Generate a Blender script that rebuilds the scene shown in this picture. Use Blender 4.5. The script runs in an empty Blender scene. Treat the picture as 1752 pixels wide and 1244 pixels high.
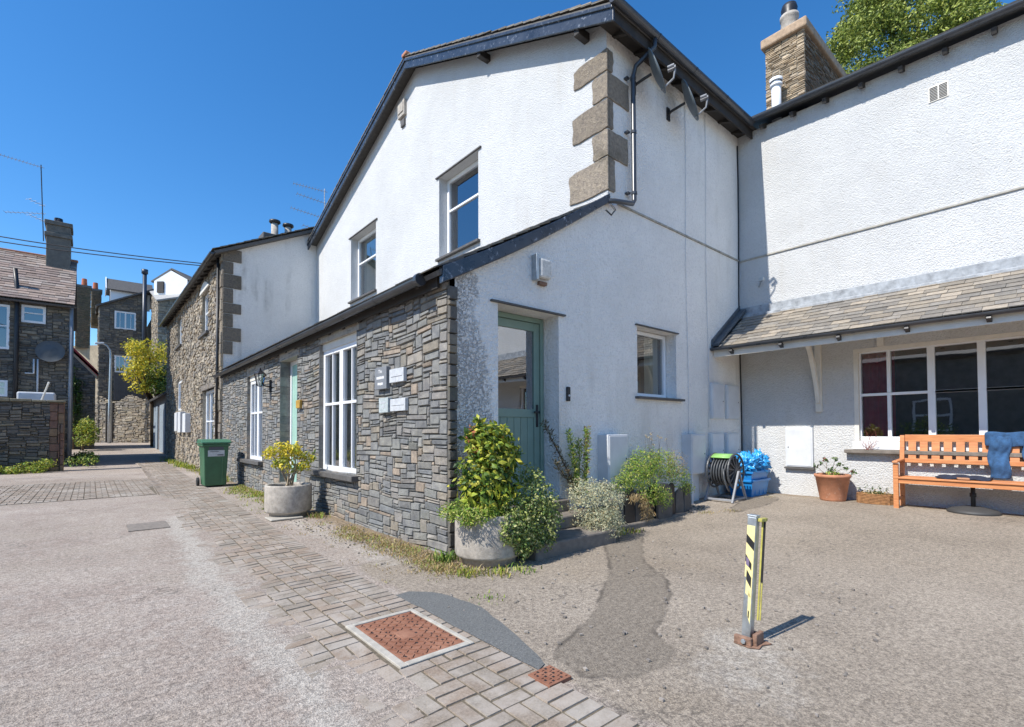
import bpy, math, random
from mathutils import Vector, Matrix, noise as mn
from mathutils.geometry import tessellate_polygon
random.seed(7)
S = bpy.context.scene
COL = S.collection
R = math.radians
# ---------------------------------------------------------------- camera, sky, sun
F, YAW, PIT, ROL, CY = 846.9, 0.86534, 0.0240962, -0.00389322, 717.29
cam = bpy.data.cameras.new('camera'); co = bpy.data.objects.new('camera', cam); COL.objects.link(co)
fw = Vector((math.cos(YAW)*math.cos(PIT), math.sin(YAW)*math.cos(PIT), math.sin(PIT)))
rt = Vector((math.sin(YAW), -math.cos(YAW), 0)); up = rt.cross(fw)
rt, up = rt*math.cos(ROL)+up*math.sin(ROL), -rt*math.sin(ROL)+up*math.cos(ROL)
M = Matrix((rt, up, -fw)).transposed().to_4x4(); M.translation = (0, 0, 1.25)
co.matrix_world = M
cam.sensor_width = 36; cam.lens = F/1752*36; cam.shift_y = (CY-622)/1752; cam.clip_start = .05; cam.clip_end = 3000
S.camera = co
SUN = Vector((-1, .045, 1.12)).normalized()          # direction towards the sun
sl = bpy.data.lights.new('sun', 'SUN'); sl.energy = 4.1; sl.angle = R(.5); sl.color = (1, .955, .88)
so = bpy.data.objects.new('sun', sl); COL.objects.link(so)
so.rotation_euler = SUN.to_track_quat('Z', 'Y').to_euler()
W = bpy.data.worlds.new('World'); S.world = W; W.use_nodes = True
wn = W.node_tree.nodes; bg = wn['Background']
sk = wn.new('ShaderNodeTexSky'); sk.sky_type = 'NISHITA'; sk.sun_disc = False
sk.sun_elevation = math.asin(SUN.z); sk.sun_rotation = math.atan2(SUN.x, SUN.y)
sk.air_density = 1.0; sk.dust_density = .22; sk.ozone_density = 5.0; sk.altitude = 0
hs = wn.new('ShaderNodeHueSaturation'); hs.inputs['Saturation'].default_value = 1.25
W.node_tree.links.new(sk.outputs[0], hs.inputs['Color']); W.node_tree.links.new(hs.outputs[0], bg.inputs[0]); bg.inputs[1].default_value = .136
S.view_settings.view_transform = 'Standard'; S.view_settings.look = 'None'
S.view_settings.exposure = .65; S.view_settings.gamma = 1

# ---------------------------------------------------------------- helpers
def setp(o, label=None, cat=None, group=None, kind=None):
    if label: o['label'] = label
    if cat: o['category'] = cat
    if group: o['group'] = group
    if kind: o['kind'] = kind
    return o
def thing(name, label, cat, loc=(0, 0, 0), rz=0, group=None):
    o = bpy.data.objects.new(name, None); COL.objects.link(o)
    o.empty_display_size = .1
    o.location = loc; o.rotation_euler = (0, 0, rz)
    return setp(o, label, cat, group)
def copytree(o, parent=None):
    c = o.copy(); COL.objects.link(c)
    if parent: c.parent = parent; c.matrix_parent_inverse = o.matrix_parent_inverse.copy()
    for ch in list(o.children): copytree(ch, c)
    return c
class MB:
    def __init__(s): s.v = []; s.f = []; s.c = []; s.col = None
    def face(s, pts, col=None):
        n = len(s.v); s.v += [tuple(p) for p in pts]; s.f.append(tuple(range(n, n+len(pts)))); s.c.append(col or s.col)
    def mesh(s, vs, fs, col=None):
        n = len(s.v); s.v += [tuple(p) for p in vs]
        for f in fs: s.f.append(tuple(i+n for i in f)); s.c.append(col or s.col)
    def box(s, x0, x1, y0, y1, z0, z1, col=None):
        vs = [(x, y, z) for x in (x0, x1) for y in (y0, y1) for z in (z0, z1)]
        s.mesh(vs, [(0, 1, 3, 2), (4, 6, 7, 5), (0, 4, 5, 1), (2, 3, 7, 6), (0, 2, 6, 4), (1, 5, 7, 3)], col)
    def obox(s, c, ax, ay, az, col=None):          # oriented box: centre + half vectors
        c, ax, ay, az = Vector(c), Vector(ax), Vector(ay), Vector(az)
        vs = [c+ax*i+ay*j+az*k for i in (-1, 1) for j in (-1, 1) for k in (-1, 1)]
        s.mesh(vs, [(0, 1, 3, 2), (4, 6, 7, 5), (0, 4, 5, 1), (2, 3, 7, 6), (0, 2, 6, 4), (1, 5, 7, 3)], col)
    def bar(s, p, q, w, h, col=None):               # beam from p to q, w across, h up
        p, q = Vector(p), Vector(q); d = q-p; L = d.length; d.normalize()
        sd = d.cross(Vector((0, 0, 1)))
        if sd.length < 1e-4: sd = Vector((1, 0, 0))
        sd.normalize(); u = sd.cross(d)
        s.obox((p+q)/2, d*L/2, sd*w/2, u*h/2, col)
    def tube(s, pts, r, n=10, caps=True, col=None):
        pts = [Vector(p) for p in pts]; rs = r if isinstance(r, (list, tuple)) else [r]*len(pts)
        base = len(s.v); pu = None
        for i, p in enumerate(pts):
            d = (pts[min(i+1, len(pts)-1)]-pts[max(i-1, 0)]).normalized()
            if pu is None:
                pu = d.orthogonal().normalized()
            pu = (pu-d*pu.dot(d)).normalized(); w = d.cross(pu)
            for k in range(n):
                a = 2*math.pi*k/n; s.v.append(tuple(p+(pu*math.cos(a)+w*math.sin(a))*rs[i]))
        for i in range(len(pts)-1):
            for k in range(n):
                a, b = base+i*n+k, base+i*n+(k+1) % n
                s.f.append((a, b, b+n, a+n)); s.c.append(col or s.col)
        if caps:
            s.f.append(tuple(base+k for k in reversed(range(n)))); s.c.append(col or s.col)
            e = base+(len(pts)-1)*n; s.f.append(tuple(e+k for k in range(n))); s.c.append(col or s.col)
    def lathe(s, prof, c=(0, 0, 0), n=40, col=None):
        base = len(s.v); m = len(prof)
        for k in range(n):
            a = 2*math.pi*k/n
            for r, z in prof: s.v.append((c[0]+r*math.cos(a), c[1]+r*math.sin(a), c[2]+z))
        for k in range(n):
            for j in range(m-1):
                a = base+k*m+j; b = base+((k+1) % n)*m+j
                s.f.append((a, b, b+1, a+1)); s.c.append(col or s.col)
    def prism(s, poly, d, col=None):                # poly: 3d pts, d: extrusion vector
        d = Vector(d); p = [Vector(q) for q in poly]; n = len(p)
        s.mesh(p+[q+d for q in p], [tuple(reversed(range(n))), tuple(range(n, 2*n))]+[(i, (i+1) % n, (i+1) % n+n, i+n) for i in range(n)], col)
    def build(s, name, mat, parent=None, smooth=False, local=False, bevel=0, solid=0, **kw):
        me = bpy.data.meshes.new(name); me.from_pydata(s.v, [], s.f); me.validate(clean_customdata=False)
        if any(c is not None for c in s.c) and len(me.polygons) == len(s.f):
            at = me.color_attributes.new('Col', 'FLOAT_COLOR', 'CORNER'); arr = []
            for c, f in zip(s.c, s.f):
                c = c or (.5, .5, .5); arr += [c[0], c[1], c[2], 1.0]*len(f)
            at.data.foreach_set('color', arr)
        if smooth: me.polygons.foreach_set('use_smooth', [True]*len(me.polygons))
        me.materials.append(mat); me.update()
        o = bpy.data.objects.new(name, me); COL.objects.link(o)
        if parent:
            o.parent = parent
            if not local and parent.type == 'EMPTY': o.matrix_parent_inverse = Matrix.Translation(-Vector(parent.location))
        if bevel:
            b = o.modifiers.new('b', 'BEVEL'); b.width = bevel; b.segments = 2; b.limit_method = 'ANGLE'; b.angle_limit = R(40)
        if solid:
            b = o.modifiers.new('s', 'SOLIDIFY'); b.thickness = solid; b.offset = 0
        if kw: setp(o, **kw)
        return o
# ---------------------------------------------------------------- materials
class NT:
    def __init__(s, name):
        s.m = bpy.data.materials.new(name); s.m.use_nodes = True; s.t = s.m.node_tree
        s.p = s.t.nodes['Principled BSDF']; s.tc = s.t.nodes.new('ShaderNodeTexCoord').outputs['Object']
    def n(s, t, ins=None, **kw):
        nd = s.t.nodes.new('ShaderNode'+t)
        for k, v in kw.items(): setattr(nd, k, v)
        for k, v in (ins or {}).items(): s.set(nd.inputs[k], v)
        return nd
    def set(s, sock, v):
        if isinstance(v, bpy.types.NodeSocket): s.t.links.new(v, sock)
        elif isinstance(v, (tuple, list)) and len(v) == 3 and sock.type == 'RGBA': sock.default_value = (*v, 1)
        else: sock.default_value = v
    def noise(s, scale, detail=4, rough=.55, vec=None, dist=0):
        return s.n('TexNoise', {'Vector': vec or s.tc, 'Scale': scale, 'Detail': detail, 'Roughness': rough, 'Distortion': dist}).outputs[0]
    def voro(s, scale, feat='F1', out=0, vec=None, rnd=1):
        return s.n('TexVoronoi', {'Vector': vec or s.tc, 'Scale': scale, 'Randomness': rnd}, feature=feat).outputs[out]
    def ramp(s, f, lo, hi):
        return s.n('MapRange', {0: f, 1: lo, 2: hi}).outputs[0]
    def mix(s, f, a, b, mode='MIX'):
        nd = s.n('Mix', data_type='RGBA', blend_type=mode)
        s.set(nd.inputs[0], f); s.set(nd.inputs[6], a); s.set(nd.inputs[7], b); return nd.outputs[2]
    def math(s, op, a, b=0, c=None):
        nd = s.n('Math', {0: a, 1: b}, operation=op)
        return nd.outputs[0]
    def attr(s, nm='Col'): return s.n('Attribute', attribute_name=nm).outputs[0]
    def bump(s, h, strength=.5, dist=.01, normal=None):
        b = s.n('Bump', {'Height': h, 'Strength': strength, 'Distance': dist})
        if normal: s.t.links.new(normal, b.inputs['Normal'])
        return b.outputs[0]
    def out(s, col=None, rough=.8, normal=None, metal=0, spec=.5, **kw):
        if col is not None: s.set(s.p.inputs['Base Color'], col)
        s.set(s.p.inputs['Roughness'], rough); s.p.inputs['Metallic'].default_value = metal
        s.p.inputs['Specular IOR Level'].default_value = spec
        if normal: s.t.links.new(normal, s.p.inputs['Normal'])
        for k, v in kw.items(): s.set(s.p.inputs[k], v)
        return s.m
def simple(name, c, rough=.5, var=.25, scale=8, metal=0, bump=0, bs=60, spec=.5, wear=None):
    t = NT(name); nz = t.noise(scale, 6, .65)
    col = t.mix(t.ramp(nz, .3, .7), tuple(x*(1-var) for x in c), tuple(min(1, x*(1+var*.6)) for x in c))
    if wear: col = t.mix(t.ramp(t.noise(scale*3, 8, .7), .58, .68), col, wear)
    nr = t.bump(t.noise(bs, 4), bump, .004) if bump else None
    r = t.math('ADD', t.math('MULTIPLY', nz, .25), rough-.12)
    return t.out(col, r, nr, metal, spec)
def roughcast(name, c, dirt=(.42, .38, .31), amt=.6, bs=1.0, flaky=False):
    t = NT(name)
    st = t.n('Mapping', {'Vector': t.tc, 'Scale': (1.6, 1.6, .25)}).outputs[0]
    streak = t.ramp(t.noise(2.2, 8, .6, st), .52, .85)
    blot = t.ramp(t.noise(.8, 8, .7), .45, .8)
    c0 = c; c = t.mix(t.ramp(t.noise(.7, 7, .65), .36, .62), tuple(x*.88 for x in c), c)
    f = t.math('MULTIPLY', t.math('MULTIPLY', streak, blot), amt*2)
    col = t.mix(f, c, dirt)
    pit = t.ramp(t.noise(38, 3, .6), .25, .5)
    col = t.mix(pit, tuple(x*.80 for x in c0), col)
    v = t.voro(42*bs, 'SMOOTH_F1'); n1 = t.noise(26*bs, 5, .65); n2 = t.noise(90, 3)
    h = t.math('ADD', t.math('MULTIPLY', v, -.8), t.math('ADD', n1, t.math('MULTIPLY', n2, .35)))
    if flaky:      # limewash flaking off the render by the near corner
        sx = t.n('SeparateXYZ', {0: t.tc}).outputs; big = t.noise(1.8, 5, .7)
        e = t.math('ADD', sx[0], t.math('ADD', t.math('MULTIPLY', sx[2], .22), t.math('MULTIPLY', big, .7)))
        fm = t.math('MULTIPLY', t.ramp(e, 4.05, 3.85), t.ramp(t.noise(34, 6, .75), .50, .56))
        spk = t.ramp(t.noise(30, 5, .7), .66, .70)
        fm2 = t.math('MULTIPLY', spk, t.ramp(t.noise(.9, 4, .6), .48, .6))
        fm = t.math('MAXIMUM', fm, fm2)
        col = t.mix(t.math('MULTIPLY', t.ramp(e, 4.05, 3.85), .35), col, (.5, .48, .45))
        col = t.mix(fm, col, (.90, .89, .87)); h = t.math('ADD', h, t.math('MULTIPLY', fm, 2.2))
    nr = t.bump(h, 1.0, .013 if bs > 1 else .017, t.bump(t.noise(4, 3), .35, .03))
    return t.out(col, .9, nr, spec=.25)
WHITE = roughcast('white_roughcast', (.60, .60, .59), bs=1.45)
WHITE_LIFT = roughcast('white_roughcast_shade_lift', (.88, .855, .81), amt=.8, flaky=True)  # same roughcast, base colour raised to brighten the wall that stands in shade
GREYR = roughcast('grey_render', (.82, .80, .76), (.27, .26, .23), 1.3)
def stone_mat(name, bumpd=.012, moss=(.12, .13, .06), mossamt=.35, sc=9, lime=2):
    t = NT(name); a = t.attr()
    n1 = t.noise(sc, 8, .7); n2 = t.noise(sc*7, 6, .7)
    col = t.mix(t.ramp(n1, .3, .7), t.mix(1, a, (.62, .62, .66), 'MULTIPLY'), t.mix(1, a, (1.25, 1.22, 1.15), 'MULTIPLY'))
    col = t.mix(t.ramp(n2, .62, .75), col, t.mix(.5, col, (.5, .47, .4)))
    col = t.mix(t.math('MULTIPLY', t.ramp(t.noise(1.7, 8, .75), .55, .7), mossamt), col, moss)
    col = t.mix(t.ramp(t.noise(3.3, 6, .75), lime, lime+.02), col, (.62, .60, .56))
    h = t.math('ADD', n1, t.math('MULTIPLY', n2, .4))
    return t.out(col, .85, t.bump(h, .9, bumpd), spec=.3)
STONE = stone_mat('slate_walling', lime=.72)
RUBBLE = stone_mat('rubble_walling', .02, sc=7)
QUOIN = stone_mat('quoin_stone', .08, (.16, .14, .10), .75, 22)
MORTAR = simple('mortar', (.15, .145, .13), .95, .4, 12, bump=.5)
MORTARL = simple('light_mortar', (.28, .25, .20), .95, .35, 12, bump=.5)
def slate_mat(name, moss=.3):
    t = NT(name); a = t.attr()
    col = t.mix(t.ramp(t.noise(14, 8, .7), .3, .7), t.mix(1, a, (.75, .75, .78), 'MULTIPLY'), t.mix(1, a, (1.2, 1.18, 1.12), 'MULTIPLY'))
    col = t.mix(t.math('MULTIPLY', t.ramp(t.noise(5, 9, .8), .55, .68), moss), col, (.45, .43, .36))
    return t.out(col, .7, t.bump(t.noise(30, 6, .7), .5, .006), spec=.4)
SLATE = slate_mat('roof_slate')
BLACK = simple('black_gutter_plastic', (.05, .054, .062), .3, .3, 3, spec=.6)
BARGE = simple('black_painted_board', (.035, .042, .055), .28, .4, 5, wear=(.3, .32, .36), spec=.7)
DARKT = simple('dark_stained_timber', (.035, .03, .026), .7, .4, 10, bump=.3)
WPAINT = simple('white_window_paint', (.80, .81, .82), .35, .06, 3)
CPAINT = simple('cream_paint', (.72, .68, .60), .5, .12, 4)
SILL = simple('slate_sill', (.10, .095, .09), .7, .35, 12, bump=.4)
LEAD = simple('lead_flashing', (.34, .36, .38), .6, .45, 9, bump=.5, bs=25)
LEADD = simple('dark_lead', (.075, .09, .105), .45, .4, 9, bump=.4, bs=25)
GREEN = simple('sage_green_paint', (.20, .285, .235), .45, .12, 3)
MINT = simple('mint_green_paint', (.33, .52, .44), .45, .1, 3)
BRASS = simple('brass', (.5, .3, .06), .4, .3, 10)
IRON = simple('black_iron', (.02, .02, .022), .45, .3, 10)
ROOM = simple('room_dark', (.06, .055, .05), .9, .2, 2)
CURT = simple('beige_curtain', (.50, .47, .38), .9, .12, 3)
REDC = simple('red_curtain', (.34, .015, .045), .9, .2, 3)
CONC = simple('planter_concrete', (.42, .38, .33), .9, .35, 14, bump=.7, bs=90, wear=(.26, .25, .2))
CONCP = simple('pale_concrete', (.42, .39, .335), .9, .3, 10, bump=.5, bs=90, wear=(.36, .33, .28))
TERRA = simple('terracotta', (.50, .22, .12), .8, .25, 8, bump=.3, wear=(.55, .35, .25))
SOIL = simple('soil', (.05, .035, .025), .95, .4, 30, bump=1)
GREY = simple('grey_step_stone', (.19, .165, .14), .85, .35, 10, bump=.6)
BINM = simple('green_bin_plastic', (.045, .13, .065), .45, .2, 4, spec=.5)
BINL = simple('green_bin_lid', (.06, .17, .10), .4, .15, 4)
LABEL = simple('label_white', (.52, .54, .56), .5, .2, 20)
INK = simple('label_ink', (.08, .08, .1), .6, .2, 20)
RUBBER = simple('black_rubber', (.02, .02, .02), .6, .2, 10)
PLASTIC_B = simple('blue_recycling_plastic', (.015, .21, .55), .35, .15, 6)
REELG = simple('lime_green_plastic', (.30, .58, .17), .4, .1, 6)
REELD = simple('dark_grey_plastic', (.07, .075, .08), .45, .25, 8)
REELL = simple('mid_grey_plastic', (.25, .26, .28), .45, .2, 8)
BOXW = simple('white_meter_box_plastic', (.62, .635, .65), .5, .12, 4)
FLUEW = simple('white_flue_enamel', (.78, .79, .8), .35, .08, 4)
DISHM = simple('dish_grey_paint', (.13, .155, .17), .45, .15, 4)
ALU = simple('weathered_aluminium', (.5, .5, .5), .5, .3, 20, metal=.6)
JEANS = simple('denim', (.036, .10, .22), .95, .45, 16, bump=.6, bs=300)
CLOTH = simple('navy_cloth', (.02, .026, .05), .95, .4, 20, bump=.5, bs=200)
BRICKR = simple('red_pot_clay', (.45, .13, .06), .8, .25, 10)
REDP = simple('red_painted_board', (.35, .03, .03), .5, .2, 4)
CORR = simple('dark_cladding', (.10, .10, .105), .6, .25, 3)
BLUEG = simple('blue_grey_door_paint', (.26, .31, .36), .6, .2, 4)
GALV = simple('galvanised_steel', (.46, .50, .52), .42, .3, 14, metal=.75)
YEL = simple('yellow_tape', (.80, .70, .32), .5, .15, 30)
YELR = simple('yellow_strap', (.45, .41, .10), .5, .3, 20)
RUSTY = simple('rusty_fixing', (.24, .14, .095), .85, .5, 30, bump=.8)
def wood_mat():
    t = NT('orange_stained_wood'); mp = t.n('Mapping', {'Vector': t.tc, 'Scale': (12, 1.2, 12)}).outputs[0]
    nz = t.noise(4, 6, .6, mp)
    return t.out(t.mix(t.ramp(nz, .3, .7), (.46, .16, .06), (.64, .29, .115)), .5, t.bump(nz, .3, .003))
WOOD = wood_mat()
def rust_mat():
    t = NT('rusted_cast_iron'); a = t.noise(7, 8, .7); b = t.noise(60, 5, .7)
    col = t.mix(t.ramp(a, .3, .7), (.19, .08, .05), (.34, .175, .115))
    col = t.mix(t.ramp(b, .6, .75), col, (.10, .04, .025))
    return t.out(col, .85, t.bump(b, .7, .003), spec=.2)
RUST = rust_mat()
def leaf_mat():
    t = NT('leaves'); a = t.attr()
    m = t.out(t.mix(t.ramp(t.noise(40, 3), .3, .7), t.mix(1, a, (.8, .8, .8), 'MULTIPLY'), t.mix(1, a, (1.15, 1.15, 1.1), 'MULTIPLY')), .5, spec=.35)
    tr = t.n('BsdfTranslucent', {0: a}); mx = t.n('MixShader', {0: .3})
    o = t.t.nodes['Material Output']
    t.t.links.new(t.p.outputs[0], mx.inputs[1]); t.t.links.new(tr.outputs[0], mx.inputs[2]); t.t.links.new(mx.outputs[0], o.inputs[0])
    return m
LEAF = leaf_mat()
BARK = simple('bark', (.12, .085, .055), .95, .4, 20, bump=1, bs=60)
def glass_mat(name='window_glass', tint=(.86, .9, .9), boost=.17):
    t = NT(name); t.t.nodes.remove(t.p)
    fr = t.n('Fresnel', {'IOR': 1.55}).outputs[0]
    f = t.math('ADD', t.math('MULTIPLY', fr, 1.25), boost)
    nb = t.bump(t.noise(1.6, 2), .05, .02)
    tr = t.n('BsdfTransparent', {0: (*tint, 1)}); gl = t.n('BsdfGlossy', {'Color': (.95, .97, 1, 1), 'Roughness': .015, 'Normal': nb})
    mx = t.n('MixShader', {0: f}); t.t.links.new(tr.outputs[0], mx.inputs[1]); t.t.links.new(gl.outputs[0], mx.inputs[2])
    t.t.links.new(mx.outputs[0], t.t.nodes['Material Output'].inputs[0]); return t.m
GLASS = glass_mat()
# ---------------------------------------------------------------- ground
def sm(t): t = max(0, min(1, t)); return t*t*(3-2*t)
def gz(x, y):
    return (.14*sm((x-5)/3.3) if y < 6 else 0)+.58*sm((y-25)/19)
def ln(pts, x):
    for (a, b), (c, d) in zip(pts, pts[1:]):
        if a <= x <= c: return b+(d-b)*(x-a)/(c-a)
    return pts[0][1] if x < pts[0][0] else pts[-1][1]
PR = lambda y: 1.79 if y < 5 else 1.79+.03*(y-5)          # right edge of paving band
PL = lambda y: .86 if y < 5 else .86+.035*(y-5)
TR = [(5.3, 3.7), (4.5, 3.15), (4.05, 2.83), (3.7, 2.35), (3.34, 2.1), (2.95, 1.92), (2.63, 1.78), (2.58, 1.6), (2.34, 1.5), (2.1, 1.54), (1.95, 1.72), (1.95, 1.9), (2.05, 2.03), (2.34, 2.11), (2.74, 2.3), (3.2, 2.6), (3.6, 2.85), (3.97, 3.19), (4.6, 3.75)]
def trench(x, y):
    if not (1.5 < x < 5.8 and 1 < y < 4.2): return 0.0
    ins = False; d = 9
    for (a, b), (c, e) in zip(TR, TR[1:]+TR[:1]):
        if (b > y) != (e > y) and x < (c-a)*(y-b)/(e-b)+a: ins = not ins
        L2 = (c-a)**2+(e-b)**2; t = max(0, min(1, ((x-a)*(c-a)+(y-b)*(e-b))/L2)); d = min(d, math.hypot(x-a-t*(c-a), y-b-t*(e-b)))
    return max(0, min(1, .5+(d if ins else -d)/.3))
def ground():
    def rng(a, b, s): return [a+(b-a)*i/int(round((b-a)/s)) for i in range(int(round((b-a)/s))+1)]
    xs = [-900, -300, -100, -40, -20, -10, -6]+rng(-4, 10, .1)+[11, 14, 20, 40, 100, 300, 900]
    ys = [-900, -300, -100, -40, -20, -10, -6]+rng(-4, 14, .1)+rng(14.3, 30, .35)+rng(31, 50, 1)+[60, 80, 120, 300, 900]
    v = []; cols = []
    for y in ys:
        for x in xs:
            w = 0
            v.append((x, y, gz(x, y)+w-.004))
            nz = mn.noise(Vector((x*1.3, y*1.3, 3)))*.5+mn.noise(Vector((x*4, y*4, 5)))*.25
            yard = sm((x-1.75+nz*.3)/.25) if y < 4.6 else 0
            d = math.hypot(x-2.95, y-1.35)
            pale = max(sm(1-d/.45)*.9, sm(1-math.hypot(x-2.6, y-1.2)/.7)*.6)
            pale = max(pale, .85*sm(1-abs(x-PL(y)+.05+nz*.15)/.28)*(1 if y < 9 else .3))
            pale = max(pale, .7*sm(1-math.hypot(x-1.2, y-3.5)/.35))
            pale = max(pale, .6*sm(1-abs(x-2.2)/.35) if 4.2 < y < 8 else 0)
            moss = sm(1-abs(x-2.7)/.45) if 3.9 < y < 30 else 0
            if x > 8.2 and y < 4.3: moss = max(moss, sm((x-8.7+nz*.4)/.5)*.7)
            cols += [yard, pale, moss, max(trench(x, y), .75*sm(1.5-math.hypot((x-7.9)/.95, (y-3.42-.08*(x-7.9))/.22)) if y < 4.3 else 0)]
    nx = len(xs); f = [(j*nx+i, j*nx+i+1, (j+1)*nx+i+1, (j+1)*nx+i) for j in range(len(ys)-1) for i in range(nx-1)]
    me = bpy.data.meshes.new('ground'); me.from_pydata(v, [], f)
    at = me.color_attributes.new('Col', 'FLOAT_COLOR', 'POINT'); at.data.foreach_set('color', cols)
    me.polygons.foreach_set('use_smooth', [True]*len(f))
    t = NT('weathered_tarmac'); s = t.n('SeparateColor', {0: t.attr()}).outputs
    n1 = t.noise(1.1, 7, .65); n2 = t.noise(7, 6, .7); sp = t.noise(105, 4, .8); sp2 = t.voro(120)
    colA = t.mix(t.ramp(n1, .38, .62), (.36, .30, .258), (.45, .392, .34))
    colA = t.mix(t.ramp(n2, .45, .75), colA, (.46, .415, .37))
    colY = t.mix(t.ramp(n1, .35, .65), (.325, .28, .228), (.42, .365, .30))
    colY = t.mix(t.ramp(n2, .5, .75), colY, (.39, .335, .275))
    yn = t.ramp(t.math('ADD', s[0], t.math('MULTIPLY', t.math('SUBTRACT', n2, .5), .9)), .35, .65)
    col = t.mix(yn, colA, colY)
    col = t.mix(t.math('MULTIPLY', t.ramp(t.noise(.55, 6, .7), .53, .66), .45), col, t.mix(1, col, (.62, .58, .52), 'MULTIPLY'))
    col = t.mix(t.ramp(t.noise(.33, 3, .5), .35, .65), t.mix(1, col, (.90, .885, .86), 'MULTIPLY'), t.mix(1, col, (1.07, 1.065, 1.06), 'MULTIPLY'))
    pn = t.ramp(t.math('ADD', s[1], t.math('MULTIPLY', t.math('SUBTRACT', n2, .5), 1.3)), .3, .8)
    col = t.mix(t.math('MULTIPLY', pn, .75), col, (.50, .465, .41))
    mo = t.ramp(t.math('ADD', s[2], t.math('MULTIPLY', t.math('SUBTRACT', t.noise(5, 8, .75), .5), 2)), .45, .9)
    col = t.mix(t.math('MULTIPLY', mo, .7), col, (.25, .18, .095))
    sp3 = t.noise(32, 3, .6)
    spm = t.math('ADD', t.math('MULTIPLY', sp, .7), t.math('MULTIPLY', sp3, .3))
    col = t.mix(t.ramp(spm, .41, .60), t.mix(1, col, (.46, .45, .45), 'MULTIPLY'), t.mix(1, col, (1.25, 1.24, 1.22), 'MULTIPLY'))
    fl = t.ramp(t.voro(7), .035, .02)
    col = t.mix(t.math('MULTIPLY', fl, .8), col, (.8, .76, .72))
    al = t.n('Attribute', attribute_name='Col').outputs[3]
    av = t.math('ADD', al, t.math('MULTIPLY', t.math('SUBTRACT', t.noise(6, 6, .7), .5), .35))
    col = t.mix(t.math('MULTIPLY', t.ramp(av, .47, .52), .8), col, t.mix(t.ramp(spm, .4, .6), (.12, .10, .08), (.28, .24, .19)))
    edge = t.math('MULTIPLY', t.ramp(av, .40, .46), t.ramp(av, .56, .49))
    col = t.mix(t.math('MULTIPLY', t.math('MULTIPLY', edge, t.ramp(t.noise(2.5, 4), .40, .55)), .85), col, (.10, .085, .07))
    # hairline cracks
    wv = t.n('VectorMath', {0: t.tc, 1: t.n('TexNoise', {'Vector': t.tc, 'Scale': 3.0, 'Detail': 5}).outputs[1]}, operation='ADD').outputs[0]
    cr = t.ramp(t.voro(.55, 'DISTANCE_TO_EDGE', vec=wv), .008, .002)
    col = t.mix(t.math('MULTIPLY', t.math('MULTIPLY', cr, t.ramp(t.noise(.6, 2), .46, .56)), .5), col, (.08, .07, .06))
    h = t.math('ADD', sp, t.math('MULTIPLY', sp2, .5))
    m = t.out(col, .92, t.bump(h, .9, .007), spec=.25)
    me.materials.append(m); o = bpy.data.objects.new('ground', me); COL.objects.link(o); setp(o, kind='structure')
ground()
def sheet_poly(name, pts, mat, z=.004, kind='structure'):
    mb = MB(); P = [Vector((x, y, 0)) for x, y in pts]
    tr = tessellate_polygon([P]); mb.mesh([(p.x, p.y, gz(p.x, p.y)+z) for p in P], tr)
    o = mb.build(name, mat); return setp(o, kind=kind)
def wobble(pts, amp, seg):
    out = []; n = len(pts)
    for i in range(n):
        a = Vector(pts[i]); b = Vector(pts[(i+1) % n]); k = max(1, int((b-a).length/seg))
        for j in range(k):
            p = a.lerp(b, j/k); q = Vector((p.x*5, p.y*5, 0))
            out.append((p.x+amp*mn.noise(q), p.y+amp*mn.noise(q+Vector((9, 9, 0)))))
    return out
def tar(name, c1, c2, sc=80):
    t = NT(name); n = t.noise(sc, 5, .85); m = t.noise(3, 6, .7)
    col = t.mix(t.ramp(n, .4, .62), tuple(x*.55 for x in c1), t.mix(t.ramp(m, .35, .65), c1, c2))
    return t.out(col, .9, t.bump(n, .9, .006), spec=.3)
sheet_poly('tarmac_patch', wobble([(1.77, 3.47), (1.9, 3.50), (2.04, 3.36), (2.10, 3.2), (2.13, 3.0), (2.11, 2.75), (2.06, 2.55), (2.0, 2.33), (1.94, 2.12), (1.87, 1.93), (1.80, 1.90), (1.795, 2.48), (1.795, 3.11)], .02, .08), tar('dark_new_tarmac', (.175, .18, .175), (.215, .215, .205)), .002)

def paver_mat():
    t = NT('block_paver'); a = t.attr(); n = t.noise(90, 5, .75); g = t.noise(3.2, 7, .7)
    col = t.mix(t.ramp(n, .35, .65), t.mix(1, a, (.72, .72, .72), 'MULTIPLY'), t.mix(1, a, (1.2, 1.2, 1.2), 'MULTIPLY'))
    g2 = t.noise(1.1, 6, .7); col = t.mix(t.math('MULTIPLY', t.ramp(g, .46, .64), .8), col, (.37, .325, .28)); col = t.mix(t.math('MULTIPLY', t.ramp(g2, .52, .62), .6), col, (.42, .38, .33)); col = t.mix(t.math('MULTIPLY', t.ramp(t.noise(9, 7, .75), .58, .7), .5), col, (.17, .14, .10))
    return t.out(col, .9, t.bump(n, .6, .004), spec=.25)
PAVER = paver_mat()
JOINT = simple('sandy_moss_joint', (.14, .115, .08), .95, .5, 30, bump=.6, wear=(.28, .24, .17))
def sink(x, y):     # blocks dip under the old tarmac along the left edge
    if y > 12.2 and x < PL(y): return 0
    e = (x-PL(y))/.42+.9*mn.noise(Vector((x*2.2, y*1.6, 7)))+.35*mn.noise(Vector((x*7, y*7, 2)))
    f = .013*sm((.75-e)/.75)
    g_ = mn.noise(Vector((x*1.7+5, y*1.1, 1))); return max(f, .012*sm((g_-.44)/.12) if y > 2.9 else 0)
HATCH = (1.253, 1.737, 2.383, 3.132)
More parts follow.
